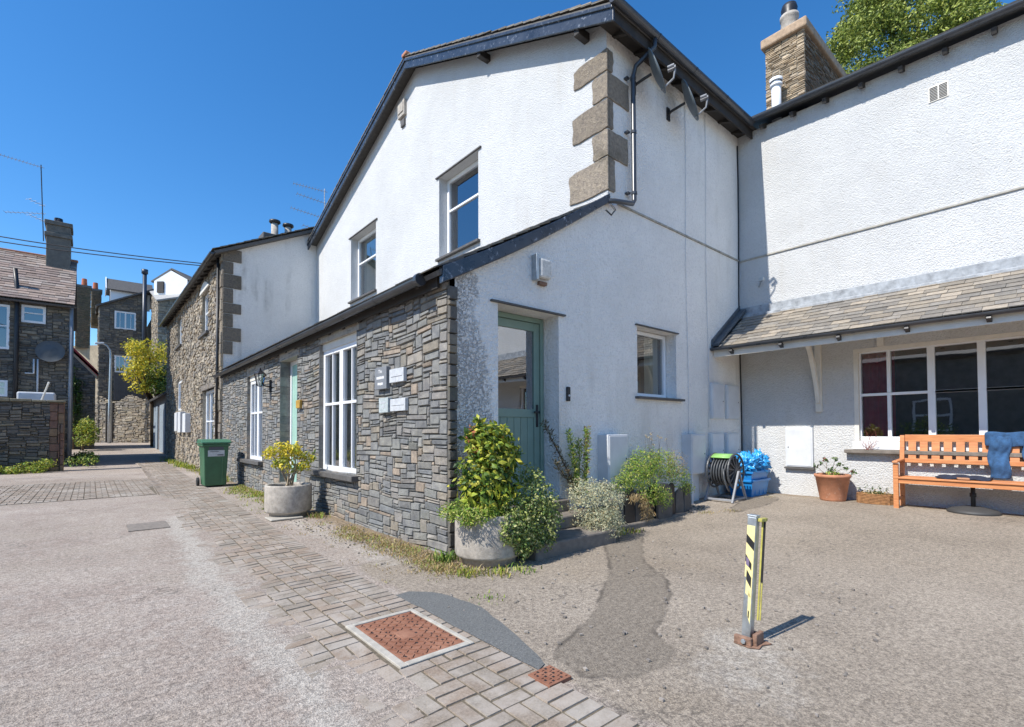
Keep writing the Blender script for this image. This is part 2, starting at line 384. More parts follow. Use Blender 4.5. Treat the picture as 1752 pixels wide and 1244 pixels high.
def block(mb, x0, x1, y0, y1, col):
    a, b, c, d = HATCH
    if x0 < b and x1 > a and y0 < d and y1 > c:
        for q in ((x0, a, y0, y1), (b, x1, y0, y1), (max(x0, a), min(x1, b), y0, c), (max(x0, a), min(x1, b), d, y1)):
            if q[1]-q[0] > .03 and q[3]-q[2] > .03: block(mb, *q, col)
        return
    g = .0036; dz = random.uniform(-.002, .003); j = lambda: random.uniform(-.0025, .0025)
    x0 += g+j(); x1 -= g+j(); y0 += g+j(); y1 -= g+j(); b = .0045
    B = [(x0, y0), (x1, y0), (x1, y1), (x0, y1)]; T = [(x0+b, y0+b), (x1-b, y0+b), (x1-b, y1-b), (x0+b, y1-b)]
    tl = [random.uniform(-.0015, .0015)-sink(*q) for q in T]
    mb.mesh([(x, y, gz(x, y)-.02) for x, y in B]+[(x, y, gz(x, y)+.006+dz+q) for (x, y), q in zip(T, tl)], [(4, 5, 6, 7), (0, 1, 5, 4), (1, 2, 6, 5), (2, 3, 7, 6), (3, 0, 4, 7)], col)
def paving():
    mb = MB(); jb = MB()
    def rc():
        k = random.uniform(.88, 1.10); w = random.uniform(-.012, .02)
        return (.27*k+w, .225*k, .18*k-w*.4)
    BS = .185
    y = -.3; row = 0
    while y < 27:
        xr = PR(y)-.185; xl = PL(y)
        n = int((xr-xl)/BS)+1
        for i in range(n):
            x1 = xr-i*BS; x0 = x1-BS
            if x0 < xl-.12+.1*mn.noise(Vector((0, y*3, 0))): continue
            if (i+row) % 2: block(mb, x0, x1, y, y+BS/2, rc()); block(mb, x0, x1, y+BS/2, y+BS, rc())
            else: block(mb, x0, x0+BS/2, y, y+BS, rc()); block(mb, x0+BS/2, x1, y, y+BS, rc())
        for k in range(2):
            block(mb, xr, xr+.185, y+k*BS/2, y+(k+1)*BS/2, rc())
        nq = 14
        for q in range(nq):
            for w_ in range(2):
                xa, xb = PL(y)-.05+(PR(y)-PL(y)+.05)*q/nq, PL(y)-.05+(PR(y)-PL(y)+.05)*(q+1)/nq; ya, yb = y+BS*w_/2, y+BS*(w_+1)/2
                jb.mesh([(a_, b_, gz(0, b_)+.0005-sink(a_, b_)*.8) for a_, b_ in ((xa, ya), (xb, ya), (xb, yb), (xa, yb))], [(0, 1, 2, 3)])
        y += BS; row += 1
    # band crossing the lane towards the left
    y = 12.3
    while y < 16.6:
        x = -6
        while x < PL(y)-.15:
            if int((y-12.3)/BS+.5) % 2: block(mb, x, x+BS, y, y+BS/2, rc()); block(mb, x, x+BS, y+BS/2, y+BS, rc())
            else: block(mb, x, x+BS/2, y, y+BS, rc()); block(mb, x+BS/2, x+BS, y, y+BS, rc())
            x += BS
        y += BS
    jb.mesh([(-6, 12.3, -.002), (1.05, 12.3, -.002), (1.2, 16.6, -.002), (-6, 16.6, -.002)], [(0, 1, 2, 3)])
    setp(mb.build('block_paving', PAVER), kind='structure'); setp(jb.build('paving_bed', JOINT), kind='structure')
paving()
# ---------------------------------------------------------------- wall helpers
# a facade lies in plane X=p (ax 'X', u=Y, looking to -X) or Y=p (ax 'Y', u=X, looking to -Y)
def P3(ax, u, z, p): return (p, u, z) if ax == 'X' else (u, p, z)
def wbox(mb, ax, u0, u1, z0, z1, p0, p1, col=None):
    if ax == 'X': mb.box(p0, p1, u0, u1, z0, z1, col)
    else: mb.box(u0, u1, p0, p1, z0, z1, col)
def facade(parent, name, mat, ax, p, outer, holes=(), depth=.2, **kw):
    loops = [[Vector((u, z, 0)) for u, z in outer]]+[[Vector(q+(0,)) for q in ((a, c), (a, d), (b, d), (b, c))] for a, b, c, d in holes]
    flat = [q for l in loops for q in l]; mb = MB()
    for t in tessellate_polygon(loops):
        a, b, c = (P3(ax, flat[i].x, flat[i].y, p) for i in t)
        n = (Vector(b)-Vector(a)).cross(Vector(c)-Vector(a)); w = n.x if ax == 'X' else n.y
        mb.face([a, b, c] if w < 0 else [a, c, b])
    for a, b, c, d in holes:
        L = [(a, c), (b, c), (b, d), (a, d)]
        for i in range(4):
            (u0, z0), (u1, z1) = L[i], L[(i+1) % 4]
            mb.face([P3(ax, u0, z0, p), P3(ax, u1, z1, p), P3(ax, u1, z1, p+depth), P3(ax, u0, z0, p+depth)])
    return mb.build(name, mat, parent, **kw)
def frame(parent, ax, p, u0, u1, z0, z1, fwid=.06, mull=(), rails=(), mat=None, name='window', curtain=None, th=.06, room=True, glass=True, bars=(), rd=.8, mw=None, cd=.07):
    """window frame + glass + curtain + dark room behind"""
    mat = mat or WPAINT; mw = mw or fwid*.8
    mb = MB(); wbox(mb, ax, u0, u0+fwid, z0, z1, p, p+th); wbox(mb, ax, u1-fwid, u1, z0, z1, p, p+th)
    wbox(mb, ax, u0+fwid, u1-fwid, z0, z0+fwid, p+.001, p+th); wbox(mb, ax, u0+fwid, u1-fwid, z1-fwid, z1, p+.001, p+th)
    us = [u0+fwid]
    for m in mull:
        wbox(mb, ax, m-mw/2, m+mw/2, z0+fwid, z1-fwid, p+.003, p+th-.003); us += [m-mw/2, m+mw/2]
    us.append(u1-fwid)
    for r in rails:
        for i in range(0, len(us), 2): wbox(mb, ax, us[i], us[i+1], r-.02, r+.02, p+.006, p+th-.006)
    for (ub, za, zb) in bars: wbox(mb, ax, ub-.012, ub+.012, za, zb, p+.012, p+th-.012)
    f = mb.build(name, mat, parent, bevel=.004)
    if glass:
        g = MB(); q = [P3(ax, u0+fwid*.6, z0+fwid*.6, p+th*.55), P3(ax, u1-fwid*.6, z0+fwid*.6, p+th*.55), P3(ax, u1-fwid*.6, z1-fwid*.6, p+th*.55), P3(ax, u0+fwid*.6, z1-fwid*.6, p+th*.55)]
        g.face(q if ax == 'Y' else q[::-1]); g.build('pane', GLASS, f)
    if room:
        rb = MB(); a, b, c, d, e, h = u0-.0, u1+.0, z0-.0, z1+.0, p+th+.004, p+rd
        C0 = [P3(ax, a, c, e), P3(ax, b, c, e), P3(ax, b, d, e), P3(ax, a, d, e)]; C1 = [P3(ax, a, c, h), P3(ax, b, c, h), P3(ax, b, d, h), P3(ax, a, d, h)]
        rb.mesh(C0+C1, [(4, 5, 6, 7), (0, 1, 5, 4), (1, 2, 6, 5), (2, 3, 7, 6), (3, 0, 4, 7)]); rb.build('room', ROOM, f)
    for (cu0, cu1, cm) in (curtain or ()):
        cb = MB(); n = max(8, int((cu1-cu0)/.02)); pts = []
        for i in range(n+1):
            u = cu0+(cu1-cu0)*i/n; q = p+th+cd+min(.022, cd*.3)*math.sin(u*55)+min(.012, cd*.2)*math.sin(u*23+1)
            pts.append((P3(ax, u, z0+.01, q), P3(ax, u, z1-.01, q)))
        for (a, b), (c, d) in zip(pts, pts[1:]): cb.face([a, c, d, b])
        cb.build('curtain', cm, f)
    return f
def pack(W, H, cu, cv, sizes, ok):
    nu, nv = int(round(W/cu)), int(round(H/cv)); cu, cv = W/nu, H/nv; occ = [[not ok((i+.5)*cu, (j+.5)*cv) for i in range(nu)] for j in range(nv)]
    out = []
    for j in range(nv):
        for i in range(nu):
            if occ[j][i]: continue
            w, h = random.choice(sizes); a = 1
            while a < w and i+a < nu and not occ[j][i+a]: a += 1
            b = 1
            while b < h and j+b < nv and all(not occ[j+b][i+k] for k in range(a)): b += 1
            for y in range(b):
                for x in range(a): occ[j+y][i+x] = True
            out.append((i*cu, (i+a)*cu, j*cv, (j+b)*cv))
    return out
def stones(parent, name, ax, p, u0, u1, z0, z1, pal, sizes, cu=.05, cv=.04, holes=(), top=None, proud=(.01, .035), gap=.004, mat=None, jit=.004, xf=None, wav=0, **kw):
    mb = MB()
    def ok(u, z):
        u += u0; z += z0
        if top and z > top(u): return False
        return not any(a < u < b and c < z < d for a, b, c, d in holes)
    for a, b, c, d in pack(u1-u0, z1-z0, cu, cv, sizes, ok):
        a += u0; b += u0; c += z0; d += z0; g = gap*random.uniform(.4, 1.6)
        k = random.uniform(.88, 1.12); col = random.choice(pal); col = tuple(x*k for x in col)
        pr = random.uniform(*proud); bv = min(.012, (d-c)*.2)*random.uniform(.5, 1.3)
        J = lambda: random.uniform(-jit, jit)
        def wv(u, z): return z+wav*mn.noise(Vector((u*1.2, z*1.5, p))) if wav else z
        B = [(a+g, c+g), (b-g, c+g), (b-g, d-g), (a+g, d-g)]; js = [(J(), J()) for _ in range(4)]
        B = [(u+x, wv(u, z)+y) for (u, z), (x, y) in zip(B, js)]
        cu_, cz_ = (a+b)/2, (wv(a, c)+wv(b, d))/2
        T = [(u+(bv if u < cu_ else -bv), z+(bv if z < cz_ else -bv)) for u, z in B]
        tl = [pr+random.uniform(-.006, .006) for _ in range(4)]
        vs = [P3(ax, u, z, p+.02) for u, z in B]+[P3(ax, u, z, p-t) for (u, z), t in zip(T, tl)]
        if xf: vs = [xf(Vector(q)) for q in vs]
        fs = [(4, 5, 6, 7), (0, 1, 5, 4), (1, 2, 6, 5), (2, 3, 7, 6), (3, 0, 4, 7)]
        if ax == 'X': fs = [tuple(reversed(f)) for f in fs]
        mb.mesh(vs, fs, col)
    return mb.build(name, mat or STONE, parent, **kw)
def tiles(parent, name, o, u, v, W_, L, tw, th, pal, mat=None, thick=.012, lim=None, **kw):
    """slates on the plane o + u*a + v*b, first course at the bottom"""
    o, u, v = Vector(o), Vector(u).normalized(), Vector(v).normalized(); n = u.cross(v).normalized()
    if n.z < 0: n = -n
    mb = MB(); r = 0; b = 0
    while b < L:
        a = -random.uniform(0, tw)
        while a < W_:
            w = tw*random.uniform(.75, 1.25); a0, a1 = max(0, a+.002), min(W_, a+w-.002); b1 = min(L, b+th*1.9)
            if a1-a0 > .03 and (lim is None or lim((a0+a1)/2, b)):
                k = random.uniform(.75, 1.2); c = tuple(x*k for x in random.choice(pal)); t0 = thick*random.uniform(.7, 1.4); s0 = random.uniform(-.006, .006)
                lo = 2*thick; q = [o+u*a0+v*(b+s0)+n*(lo), o+u*a1+v*(b+s0)+n*(lo), o+u*a1+v*b1+n*.001, o+u*a0+v*b1+n*.001]
                mb.mesh(q+[x+n*t0 for x in q], [(4, 5, 6, 7), (0, 1, 5, 4), (1, 2, 6, 5), (3, 0, 4, 7)], c)
            a += w
        b += th*random.uniform(.92, 1.08); r += 1
    return mb.build(name, mat or SLATE, parent, **kw)
def gutter(parent, p, q, r=.055, name='gutter', mat=None, **kw):
    p, q = Vector(p), Vector(q); d = (q-p).normalized(); sd = d.cross(Vector((0, 0, 1))).normalized(); mb = MB(); n = 10
    def arc(rr): return [sd*math.cos(math.pi*k/n+math.pi)*rr+Vector((0, 0, 1))*math.sin(math.pi*k/n+math.pi)*rr for k in range(n+1)]
    prof = arc(r)+list(reversed(arc(r-.006))); m = len(prof)
    mb.mesh([p+x for x in prof]+[q+x for x in prof], [(i, (i+1) % m, (i+1) % m+m, i+m) for i in range(m)]+[tuple(range(n+1)), tuple(m+i for i in reversed(range(n+1)))])
    L = (q-p).length; k = max(2, int(L/.95))
    for i in range(k+1):
        c = p+d*(L*i/k); w = d*.018; pr2 = [x*1.08 for x in arc(r)]
        pr2 = pr2+[Vector((x.x*.98, x.y*.98, x.z)) for x in reversed(pr2)]; mm = len(arc(r))
        a2 = [c-w+x for x in pr2[:mm]]; b2 = [c+w+x for x in pr2[:mm]]
        mb.mesh(a2+b2, [(j, j+1, j+1+mm, j+mm) for j in range(mm-1)])
    return mb.build(name, mat or BLACK, parent, smooth=False, **kw)

PAL = [(.20, .205, .205), (.235, .235, .225), (.18, .19, .195), (.27, .25, .22), (.22, .22, .205), (.255, .23, .19), (.19, .195, .195), (.25, .24, .225), (.215, .21, .2), (.23, .235, .225), (.22, .225, .22), (.30, .25, .20)]
PALW = [(.33, .29, .23), (.28, .25, .21), (.37, .31, .23), (.24, .22, .19), (.31, .26, .2), (.42, .37, .29)]
PALD = [(.15, .14, .125), (.19, .17, .14), (.125, .12, .11), (.23, .20, .155)]
SLP = [(.25, .22, .18), (.22, .20, .175), (.29, .25, .20), (.20, .185, .165)]
SIZ = [(3, 2), (4, 2), (6, 2), (5, 3), (4, 4), (6, 3), (7, 2), (4, 1), (6, 1), (7, 4), (6, 2), (8, 3), (5, 2), (4, 3), (5, 1), (7, 1), (9, 1), (6, 3), (3, 5), (9, 2), (8, 2), (3, 1)]
SZR = [(2, 1), (3, 1), (4, 1), (3, 2), (2, 1), (5, 2), (4, 2), (2, 2)]
#BUILDINGS
# ================================================================ white cottage with stone lean-to
cot = thing('cottage', 'white roughcast gabled cottage with a slate-walled lean-to in front and a sage green door', 'house', (2.77, 4.25, 0))
XS, YS, XG, XW = 2.77, 4.25, 5.36, 9.25
H1 = (6.5, 7.97, .65, 2.66); HD = (9.05, 10.1, .3, 2.62); H2 = (11.35, 12.7, .63, 2.55)
fr_holes = [H1, HD, H2]
facade(cot, 'front_wall', MORTAR, 'X', XS+.012, [(4.25, -.2), (15.55, -.2), (15.55, 2.86), (4.25, 2.86)], fr_holes, .22)
stones(cot, 'slate_walling', 'X', XS, 4.26, 15.55, -.12, 2.84, PAL, SIZ, .05, .029, fr_holes, proud=(.006, .014), gap=.0016, wav=.05, jit=.003)
# returned end of the slate cladding, palette darkened for its shaded face; jambs
stones(cot, 'corner_return', 'Y', YS-.03, XS-.018, XS+.095, -.12, 2.74, PALD, [(2, 3), (2, 4), (2, 2), (2, 5), (2, 3)], .055, .029, proud=(.004, .012), gap=.002, jit=.002)
jb = MB()
for (a, b, c, d) in fr_holes:
    for u, s in ((a, 1), (b, -1)):
        z = c; jb = MB()
        while z < d-.02:
            h = min(random.uniform(.09, .2), d-z); k = random.uniform(.7, 1.1); col = tuple(x*k for x in random.choice(PAL))
            jb.box(XS-.012, XS+.19, min(u, u+s*.012), max(u, u+s*.012), z+.002, z+h-.002, col); z += h
        jb.build('jamb', STONE, cot)
mb = MB()
LINT = simple('timber_lintel', (.36, .33, .28), .8, .3, 10, bump=.3)
for (a, b, c, d) in (H1, HD, H2): mb = MB(); mb.box(XS-.01, XS+.2, a-.05, b+.05, d-.02, d+.17); mb.build('lintel', LINT, cot, bevel=.006)
for (a, b, c, d), e in ((H1, .38), (H2, .55)):
    m = MB(); m.box(XS-.11, XS+.2, a-.06, b+e, c-.075, c+.002); m.build('sill', SILL, cot, bevel=.008)
# lean-to windows: pairs of tall vertical sashes
for (a, b, c, d), n in ((H1, 0), (H2, 1)):
    w = b-a; mid = (a+b)/2
    f = frame(cot, 'X', XS+.055, a+.014, b-.014, c+.002, d-.13, .075, mull=[mid], rails=[1.68], curtain=[(a+.06, b-.10, CURT)], cd=.022, th=.07, mw=.13,
              bars=[(a+w*.25, c+.07, d-.2), (a+w*.75, c+.07, d-.2)])
    m = MB(); m.box(XS+.04, XS+.14, a+.014, b-.014, d-.13, d-.02); m.build('head_board', CPAINT, f)
# mint green door
m = MB(); m.box(XS+.17, XS+.22, HD[0]+.02, HD[0]+.09, HD[2], HD[3]-.02); m.box(XS+.17, XS+.22, HD[1]-.09, HD[1]-.02, HD[2], HD[3]-.02); m.box(XS+.171, XS+.22, HD[0]+.09, HD[1]-.09, HD[3]-.09, HD[3]-.02)
fd = m.build('front_door_frame', WPAINT, cot, bevel=.004)
m = MB()
for i in range(7):
    a = HD[0]+.09+i*.1243; m.box(XS+.19, XS+.225, a+.002, a+.1223, HD[2], HD[3]-.09)
dr = m.build('door', MINT, cot, bevel=.003, label='mint green boarded front door')
m = MB(); m.obox((XS+.17, HD[0]+.2, 1.35), (.02, 0, 0), (0, .02, 0), (0, 0, .05)); m.build('handle', IRON, dr, bevel=.004)
m = MB(); m.box(XS-.15, XS+.22, HD[0]-.02, HD[1]+.02, -.1, .28); m.build('doorstep', GREY, cot, bevel=.012)
# side wall (plane Y = YS)
HS = (3.42, 4.38, .43, 2.67); HW = (6.0, 7.03, 1.75, 2.77)
facade(cot, 'side_wall', WHITE_LIFT, 'Y', YS, [(XS+.08, -.2), (XW+.02, -.2), (XW+.02, 6.92), (XG, 6.92), (XG, 4.36), (XS+.08, 2.93)], [HS, HW], .30)
m = MB(); m.box(XG+.2, XW, YS-.022, YS+.01, 4.405, 4.435)
m.build('drip_course', simple('shade_grey_drip', (.36, .35, .31), .9, .4, 10, bump=.4), cot, bevel=.008)  # grey colour stands for the shade line of a white drip
m = MB(); m.box(HW[0]-.06, HW[1]+.14, YS-.07, YS+.2, HW[2]-.04, HW[2]-.005); m.build('sill', SILL, cot, bevel=.006)
m = MB(); m.box(HS[0]-.11, HS[1]+.1, YS-.035, YS+.05, HS[3]+.002, HS[3]+.022); m.build('slate_drip', SILL, cot); m = MB(); m.box(HW[0]-.05, HW[1]+.05, YS-.03, YS+.05, HW[3]+.002, HW[3]+.02)
m.build('slate_drip', SILL, cot)
frame(cot, 'Y', YS+.18, HW[0]+.01, HW[1]-.01, HW[2]+.01, HW[3]-.01, .055, mull=[], curtain=[(6.62, 6.95, CURT)], th=.06)
m = MB(); yd = YS+.26; a, b, c, d = HS
m.box(a+.005, a+.06, yd, yd+.08, c, d-.005); m.box(b-.06, b-.005, yd, yd+.08, c, d-.005); m.box(a+.06, b-.06, yd+.001, yd+.08, d-.065, d-.005)
m.build('door_frame', GREEN, cot, bevel=.005)
m = MB(); y0 = yd+.02; y1 = yd+.065; L, Rr = a+.065, b-.065
m.box(L, L+.09, y0, y1, c+.01, d-.07); m.box(Rr-.09, Rr, y0, y1, c+.01, d-.07)
m.box(L+.09, Rr-.09, y0+.001, y1, d-.17, d-.07); m.box(L+.09, Rr-.09, y0+.001, y1, 1.42, 1.52); m.box(L+.09, Rr-.09, y0+.001, y1, c+.01, c+.15)
n = 6; s = (Rr-L-.18)/n
for i in range(n): m.box(L+.09+i*s+.0025, L+.09+(i+1)*s-.0025, y0+.012, y1-.005, c+.15, 1.42)
dr = m.build('stable_door', GREEN, cot, bevel=.004, label='sage green stable door with a glazed upper half')
m = MB(); m.face([(L+.08, y0+.02, 1.51), (Rr-.08, y0+.02, 1.51), (Rr-.08, y0+.02, d-.16), (L+.08, y0+.02, d-.16)]); m.build('pane', glass_mat('door_glass', (.6, .62, .62), .30), dr)
m = MB(); m.box(Rr-.065, Rr-.03, y0-.012, y0+.004, 1.30, 1.58); m.box(Rr-.12, Rr-.035, y0-.045, y0-.03, 1.47, 1.50); m.box(Rr-.055, Rr-.035, y0-.045, y0, 1.47, 1.50); m.build('handle', IRON, dr, bevel=.003)
m = MB(); m.mesh([(a, yd+.085, c), (b, yd+.085, c), (b, yd+.085, d), (a, yd+.085, d), (a, yd+1.2, c), (b, yd+1.2, c), (b, yd+1.2, d), (a, yd+1.2, d)], [(4, 5, 6, 7), (0, 4, 7, 3), (1, 2, 6, 5), (3, 7, 6, 2), (0, 1, 5, 4)]); m.build('room', ROOM, cot)
# gable (plane X = XG)
G1 = (11.5, 13.05, 4.78, 6.52); G2 = (7.22, 8.56, 4.75, 6.42)
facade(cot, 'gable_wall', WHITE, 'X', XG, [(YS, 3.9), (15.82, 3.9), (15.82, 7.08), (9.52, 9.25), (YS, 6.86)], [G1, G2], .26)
for (a, b, c, d), cur in ((G1, [(12.0, 12.95, CURT)]), (G2, [(7.3, 7.7, WPAINT)])):
    frame(cot, 'X', XG+.19, a+.005, b-.005, c+.005, d-.005, .07, mull=[], rails=[(c+d)/2+.18], curtain=cur, th=.07)
    m = MB(); m.box(XG-.07, XG+.19, a-.06, b+.05, c-.05, c-.003); m.build('sill', SILL, cot, bevel=.006)
    m = MB(); m.box(XG-.035, XG+.05, a-.1, b+.1, d+.003, d+.025); m.build('slate_drip', SILL, cot)
# quoins on the near upper corner
def quoin(parent, y1, x1, z0, z1, cx=XG, cy=YS, pr=.022, seed=0, pal=(.40, .34, .27)):
    random.seed(100+seed); m = MB()
    k = random.uniform(.85, 1.15); col = tuple(x*k for x in pal); N = 5
    J = lambda a: random.uniform(-a, a)
    def blk(n0, n1, plane):
        # irregular outline of one face, extruded proud
        top = [n0+(n1-n0)*i/N for i in range(N+1)]; N2 = 3
        pts = [(u, z0+J(.01)+(.02 if u == n1 else 0)) for u in top]+[(n1+J(.018), z0+(z1-z0)*q_) for q_ in (.3, .55, .8)]+[(u, z1+J(.01)-(.02 if u == n1 else 0)) for u in reversed(top)]
        return pts
    o = [(cx+.0, cy+.0)]
    A = blk(0, y1, 'X'); m.prism([(cx-pr, cy-pr+u, z) for u, z in A], (pr+.03, 0, 0), col)
    B = blk(.03, x1, 'Y'); m.prism([(cx-pr+u, cy-pr, z) for u, z in B], (0, pr+.03, 0), col)
    return m.build('quoin', QUOIN, parent, bevel=.008)
for i, (y1, x1, z0, z1) in enumerate([(.62, .14, 6.22, 6.52), (.27, .50, 5.84, 6.20), (.65, .14, 5.42, 5.82), (.27, .46, 5.03, 5.40), (.72, .17, 4.55, 5.01)]):
    quoin(cot, y1, x1, z0, z1, seed=i)
# vent terracotta/stone badge under the apex
m = MB(); m.box(XG-.07, XG+.02, 9.93, 10.24, 8.42, 8.78); m.box(XG-.09, XG-.065, 9.96, 10.2, 8.5, 8.72); m.build('vent_block', CONC, cot, bevel=.02)
m = MB(); m.box(XG-.045, XG+.02, 9.97, 10.14, 8.2, 8.36); m.build('louvre', SILL, cot, bevel=.01)
# roofs
def slab(parent, name, a, b, c, d, th, mat): # quad a b c d (upper surface) thickened downwards
    m = MB(); q = [Vector(x) for x in (a, b, c, d)]; n = (q[1]-q[0]).cross(q[3]-q[0]).normalized()
    if n.z > 0: n = -n
    m.prism(q, n*th, None); return m.build(name, mat, parent)
XV = 5.10; E0 = (3.93, 6.83); AP = (9.52, 9.37); E1 = (15.9, 7.13); XB = 13.0
slab(cot, 'roof', (XV, E0[0], E0[1]), (XB, E0[0], E0[1]), (XB, AP[0], AP[1]), (XV, AP[0], AP[1]), .05, SILL)
slab(cot, 'roof', (XV, AP[0], AP[1]), (XB, AP[0], AP[1]), (XB, E1[0], E1[1]), (XV, E1[0], E1[1]), .05, SILL)
vN = Vector((0, AP[0]-E0[0], AP[1]-E0[1])); vF = Vector((0, AP[0]-E1[0], AP[1]-E1[1]))
tiles(cot, 'roof_slates', (XV-.02, E0[0]-.03, E0[1]+.002), (1, 0, 0), vN, .9, vN.length, .3, .22, PALD, thick=.014)
tiles(cot, 'roof_slates', (XV-.02, E1[0]+.03, E1[1]+.002), (1, 0, 0), vF, .9, vF.length, .3, .22, PALD, thick=.014)
m = MB(); m.bar((XV-.04, AP[0], AP[1]+.06), (XB, AP[0], AP[1]+.06), .2, .07); m.build('ridge', TERRA, cot, bevel=.02)
def barge(parent, p, q, h, t, mat, name='bargeboard', drop=.06):
    m = MB(); p, q = Vector(p), Vector(q); m.prism([p-Vector((0, 0, drop)), q-Vector((0, 0, drop)), q-Vector((0, 0, drop+h)), p-Vector((0, 0, drop+h))], (t, 0, 0)); return m.build(name, mat, parent, bevel=.006)
barge(cot, (XV-.005, E0[0], E0[1]), (XV-.005, AP[0], AP[1]), .19, .035, BARGE); barge(cot, (XV-.03, E0[0], E0[1]+.02), (XV-.03, AP[0], AP[1]+.02), .05, .03, BARGE, 'verge_trim')
barge(cot, (XV-.005, AP[0], AP[1]), (XV-.005, E1[0], E1[1]), .17, .035, BARGE); barge(cot, (XV-.03, AP[0], AP[1]+.02), (XV-.03, E1[0], E1[1]+.02), .06, .03, BARGE, 'verge_trim')
# soffit purlin ends and rafters
for y in (4.6, 6.9):
    z = E0[1]+(y-E0[0])*.4545-.2; m = MB(); m.box(XV+.03, XG+.03, y-.05, y+.05, z-.12, z); m.build('purlin_end', DARKT, cot, bevel=.01)
m = MB(); m.box(XV+.02, XW, E0[0]+.04, E0[0]+.07, E0[1]-.2, E0[1]-.04); m.build('fascia', DARKT, cot)
m = MB(); m.box(XV+.03, XW, E0[0]+.07, YS, E0[1]-.06, E0[1]-.045); m.build('soffit', DARKT, cot)
for i in range(8):
    x = XG+.15+i*.5; m = MB(); m.bar((x, E0[0]+.08, E0[1]-.12), (x, YS+.1, E0[1]+.02), .06, .1); m.build('rafter', DARKT, cot)
gutter(cot, (XV-.03, E0[0]-.03, E0[1]+.02), (XW-.22, E0[0]-.03, E0[1]-.0), .065)
# downpipe and its offset, discharging to the lean-to verge
m = MB(); m.tube([(6.0, E0[0]-.03, 6.78), (6.0, E0[0]-.02, 6.66), (5.86, YS-.12, 6.45), (5.84, YS-.09, 6.3), (5.84, YS-.09, 4.52), (5.80, YS-.09, 4.46), (5.36, YS-.11, 4.36), (5.26, YS-.02, 4.36), (5.24, 4.75, 4.40)], .034, 12); m.build('downpipe', BLACK, cot, smooth=True)
for z in (6.28, 5.5, 4.62):
    m = MB(); m.tube([(5.84, YS-.09, z-.02), (5.84, YS-.09, z+.02)], .042, 12); m.box(5.74, 5.80, YS-.06, YS, z-.012, z+.012); m.build('pipe_clip', BLACK, cot)
# lean-to roof
LE = (2.62, 2.86); LT = (XG, 4.42); LN = 15.55
dv = Vector((LT[0]-LE[0], 0, LT[1]-LE[1]))
slab(cot, 'lean_to_roof', (LE[0], YS-.06, LE[1]), (LE[0], LN, LE[1]), (LT[0], LN, LT[1]), (LT[0], YS-.06, LT[1]), .05, SILL)
tiles(cot, 'lean_to_slates', (LE[0]-.03, YS-.07, LE[1]-.005), (0, 1, 0), dv, LN-YS+.07, dv.length, .28, .2, PALD, thick=.012)
m = MB(); N = 14; top = []; bot = []
for i in range(N+1):      # sagging black verge board
    t = i/N; x = 2.66+(XG-.04-2.66)*t; z = LE[1]+.02+(LT[1]-LE[1])*t-.055*math.sin(math.pi*t)
    top.append((x, z+.03)); bot.append((x, z-.145+.055*t))
m.prism([(x, YS-.075, z) for x, z in top]+[(x, YS-.075, z) for x, z in reversed(bot)], (0, .075, 0))
m.build('lean_to_verge', BARGE, cot, bevel=.01)
m = MB(); m.tube([(5.3, YS-.10, 4.30), (5.34, YS-.14, 4.22), (5.28, YS-.12, 4.14), (5.2, YS-.09, 4.2)], .012, 6); m.build('loose_cable', IRON, cot, smooth=True)
m = MB(); m.box(LE[0]+.08, LE[0]+.11, YS+.1, LN, LE[1]-.13, LE[1]-.01); m.build('fascia', DARKT, cot)
y = YS+.5
while y < LN:
    m = MB(); m.bar((LE[0]+.1, y, LE[1]-.09), (LE[0]+.3, y, LE[1]+.03), .07, .12); m.build('rafter', DARKT, cot); y += .55
gutter(cot, (LE[0]-.03, YS+.28, LE[1]-.02), (LE[0]-.03, LN+.05, LE[1]-.06), .06)
for nm, (p0, p1) in {'gutter_end': ((LE[0]-.03, YS+.24, LE[1]-.03), (LE[0]-.03, YS+.3, LE[1]-.03))}.items():
    m = MB(); m.tube([p0, p1], .066, 14); m.build(nm, BLACK, cot)
# thin cables down the side wall
for x, z0, z1 in ((7.35, .9, 6.7), (8.0, 1.3, 6.7), (9.2, .1, 6.6)):
    m = MB(); m.tube([(x+.02*math.sin(k), YS-.012, z0+(z1-z0)*k/9) for k in range(10)], .0045 if x < 9 else .012, 6); m.build('wall_cable', BOXW if x < 9 else IRON, cot, smooth=True)
# hidden sides so that the house is closed
m = MB(); m.mesh([(XB, YS, 0), (XB, 15.8, 0), (XB, 15.8, 7), (XB, AP[0], 9.3), (XB, YS, 6.9), (XG, 15.82, 0), (XG, 15.82, 7.05)], [(0, 1, 2, 3, 4), (1, 5, 6, 2)]); m.mesh([(XW, YS+.01, 0), (XB, YS+.01, 0), (XB, YS+.01, 6.9), (XW, YS+.01, 6.9)], [(0, 1, 2, 3)])
m.mesh([(XS+.02, 15.54, -.1), (XG, 15.54, -.1), (XG, 15.54, 4.35), (XS+.02, 15.54, 2.8)], [(0, 1, 2, 3)])
m.build('rear_wall', GREYR, cot)
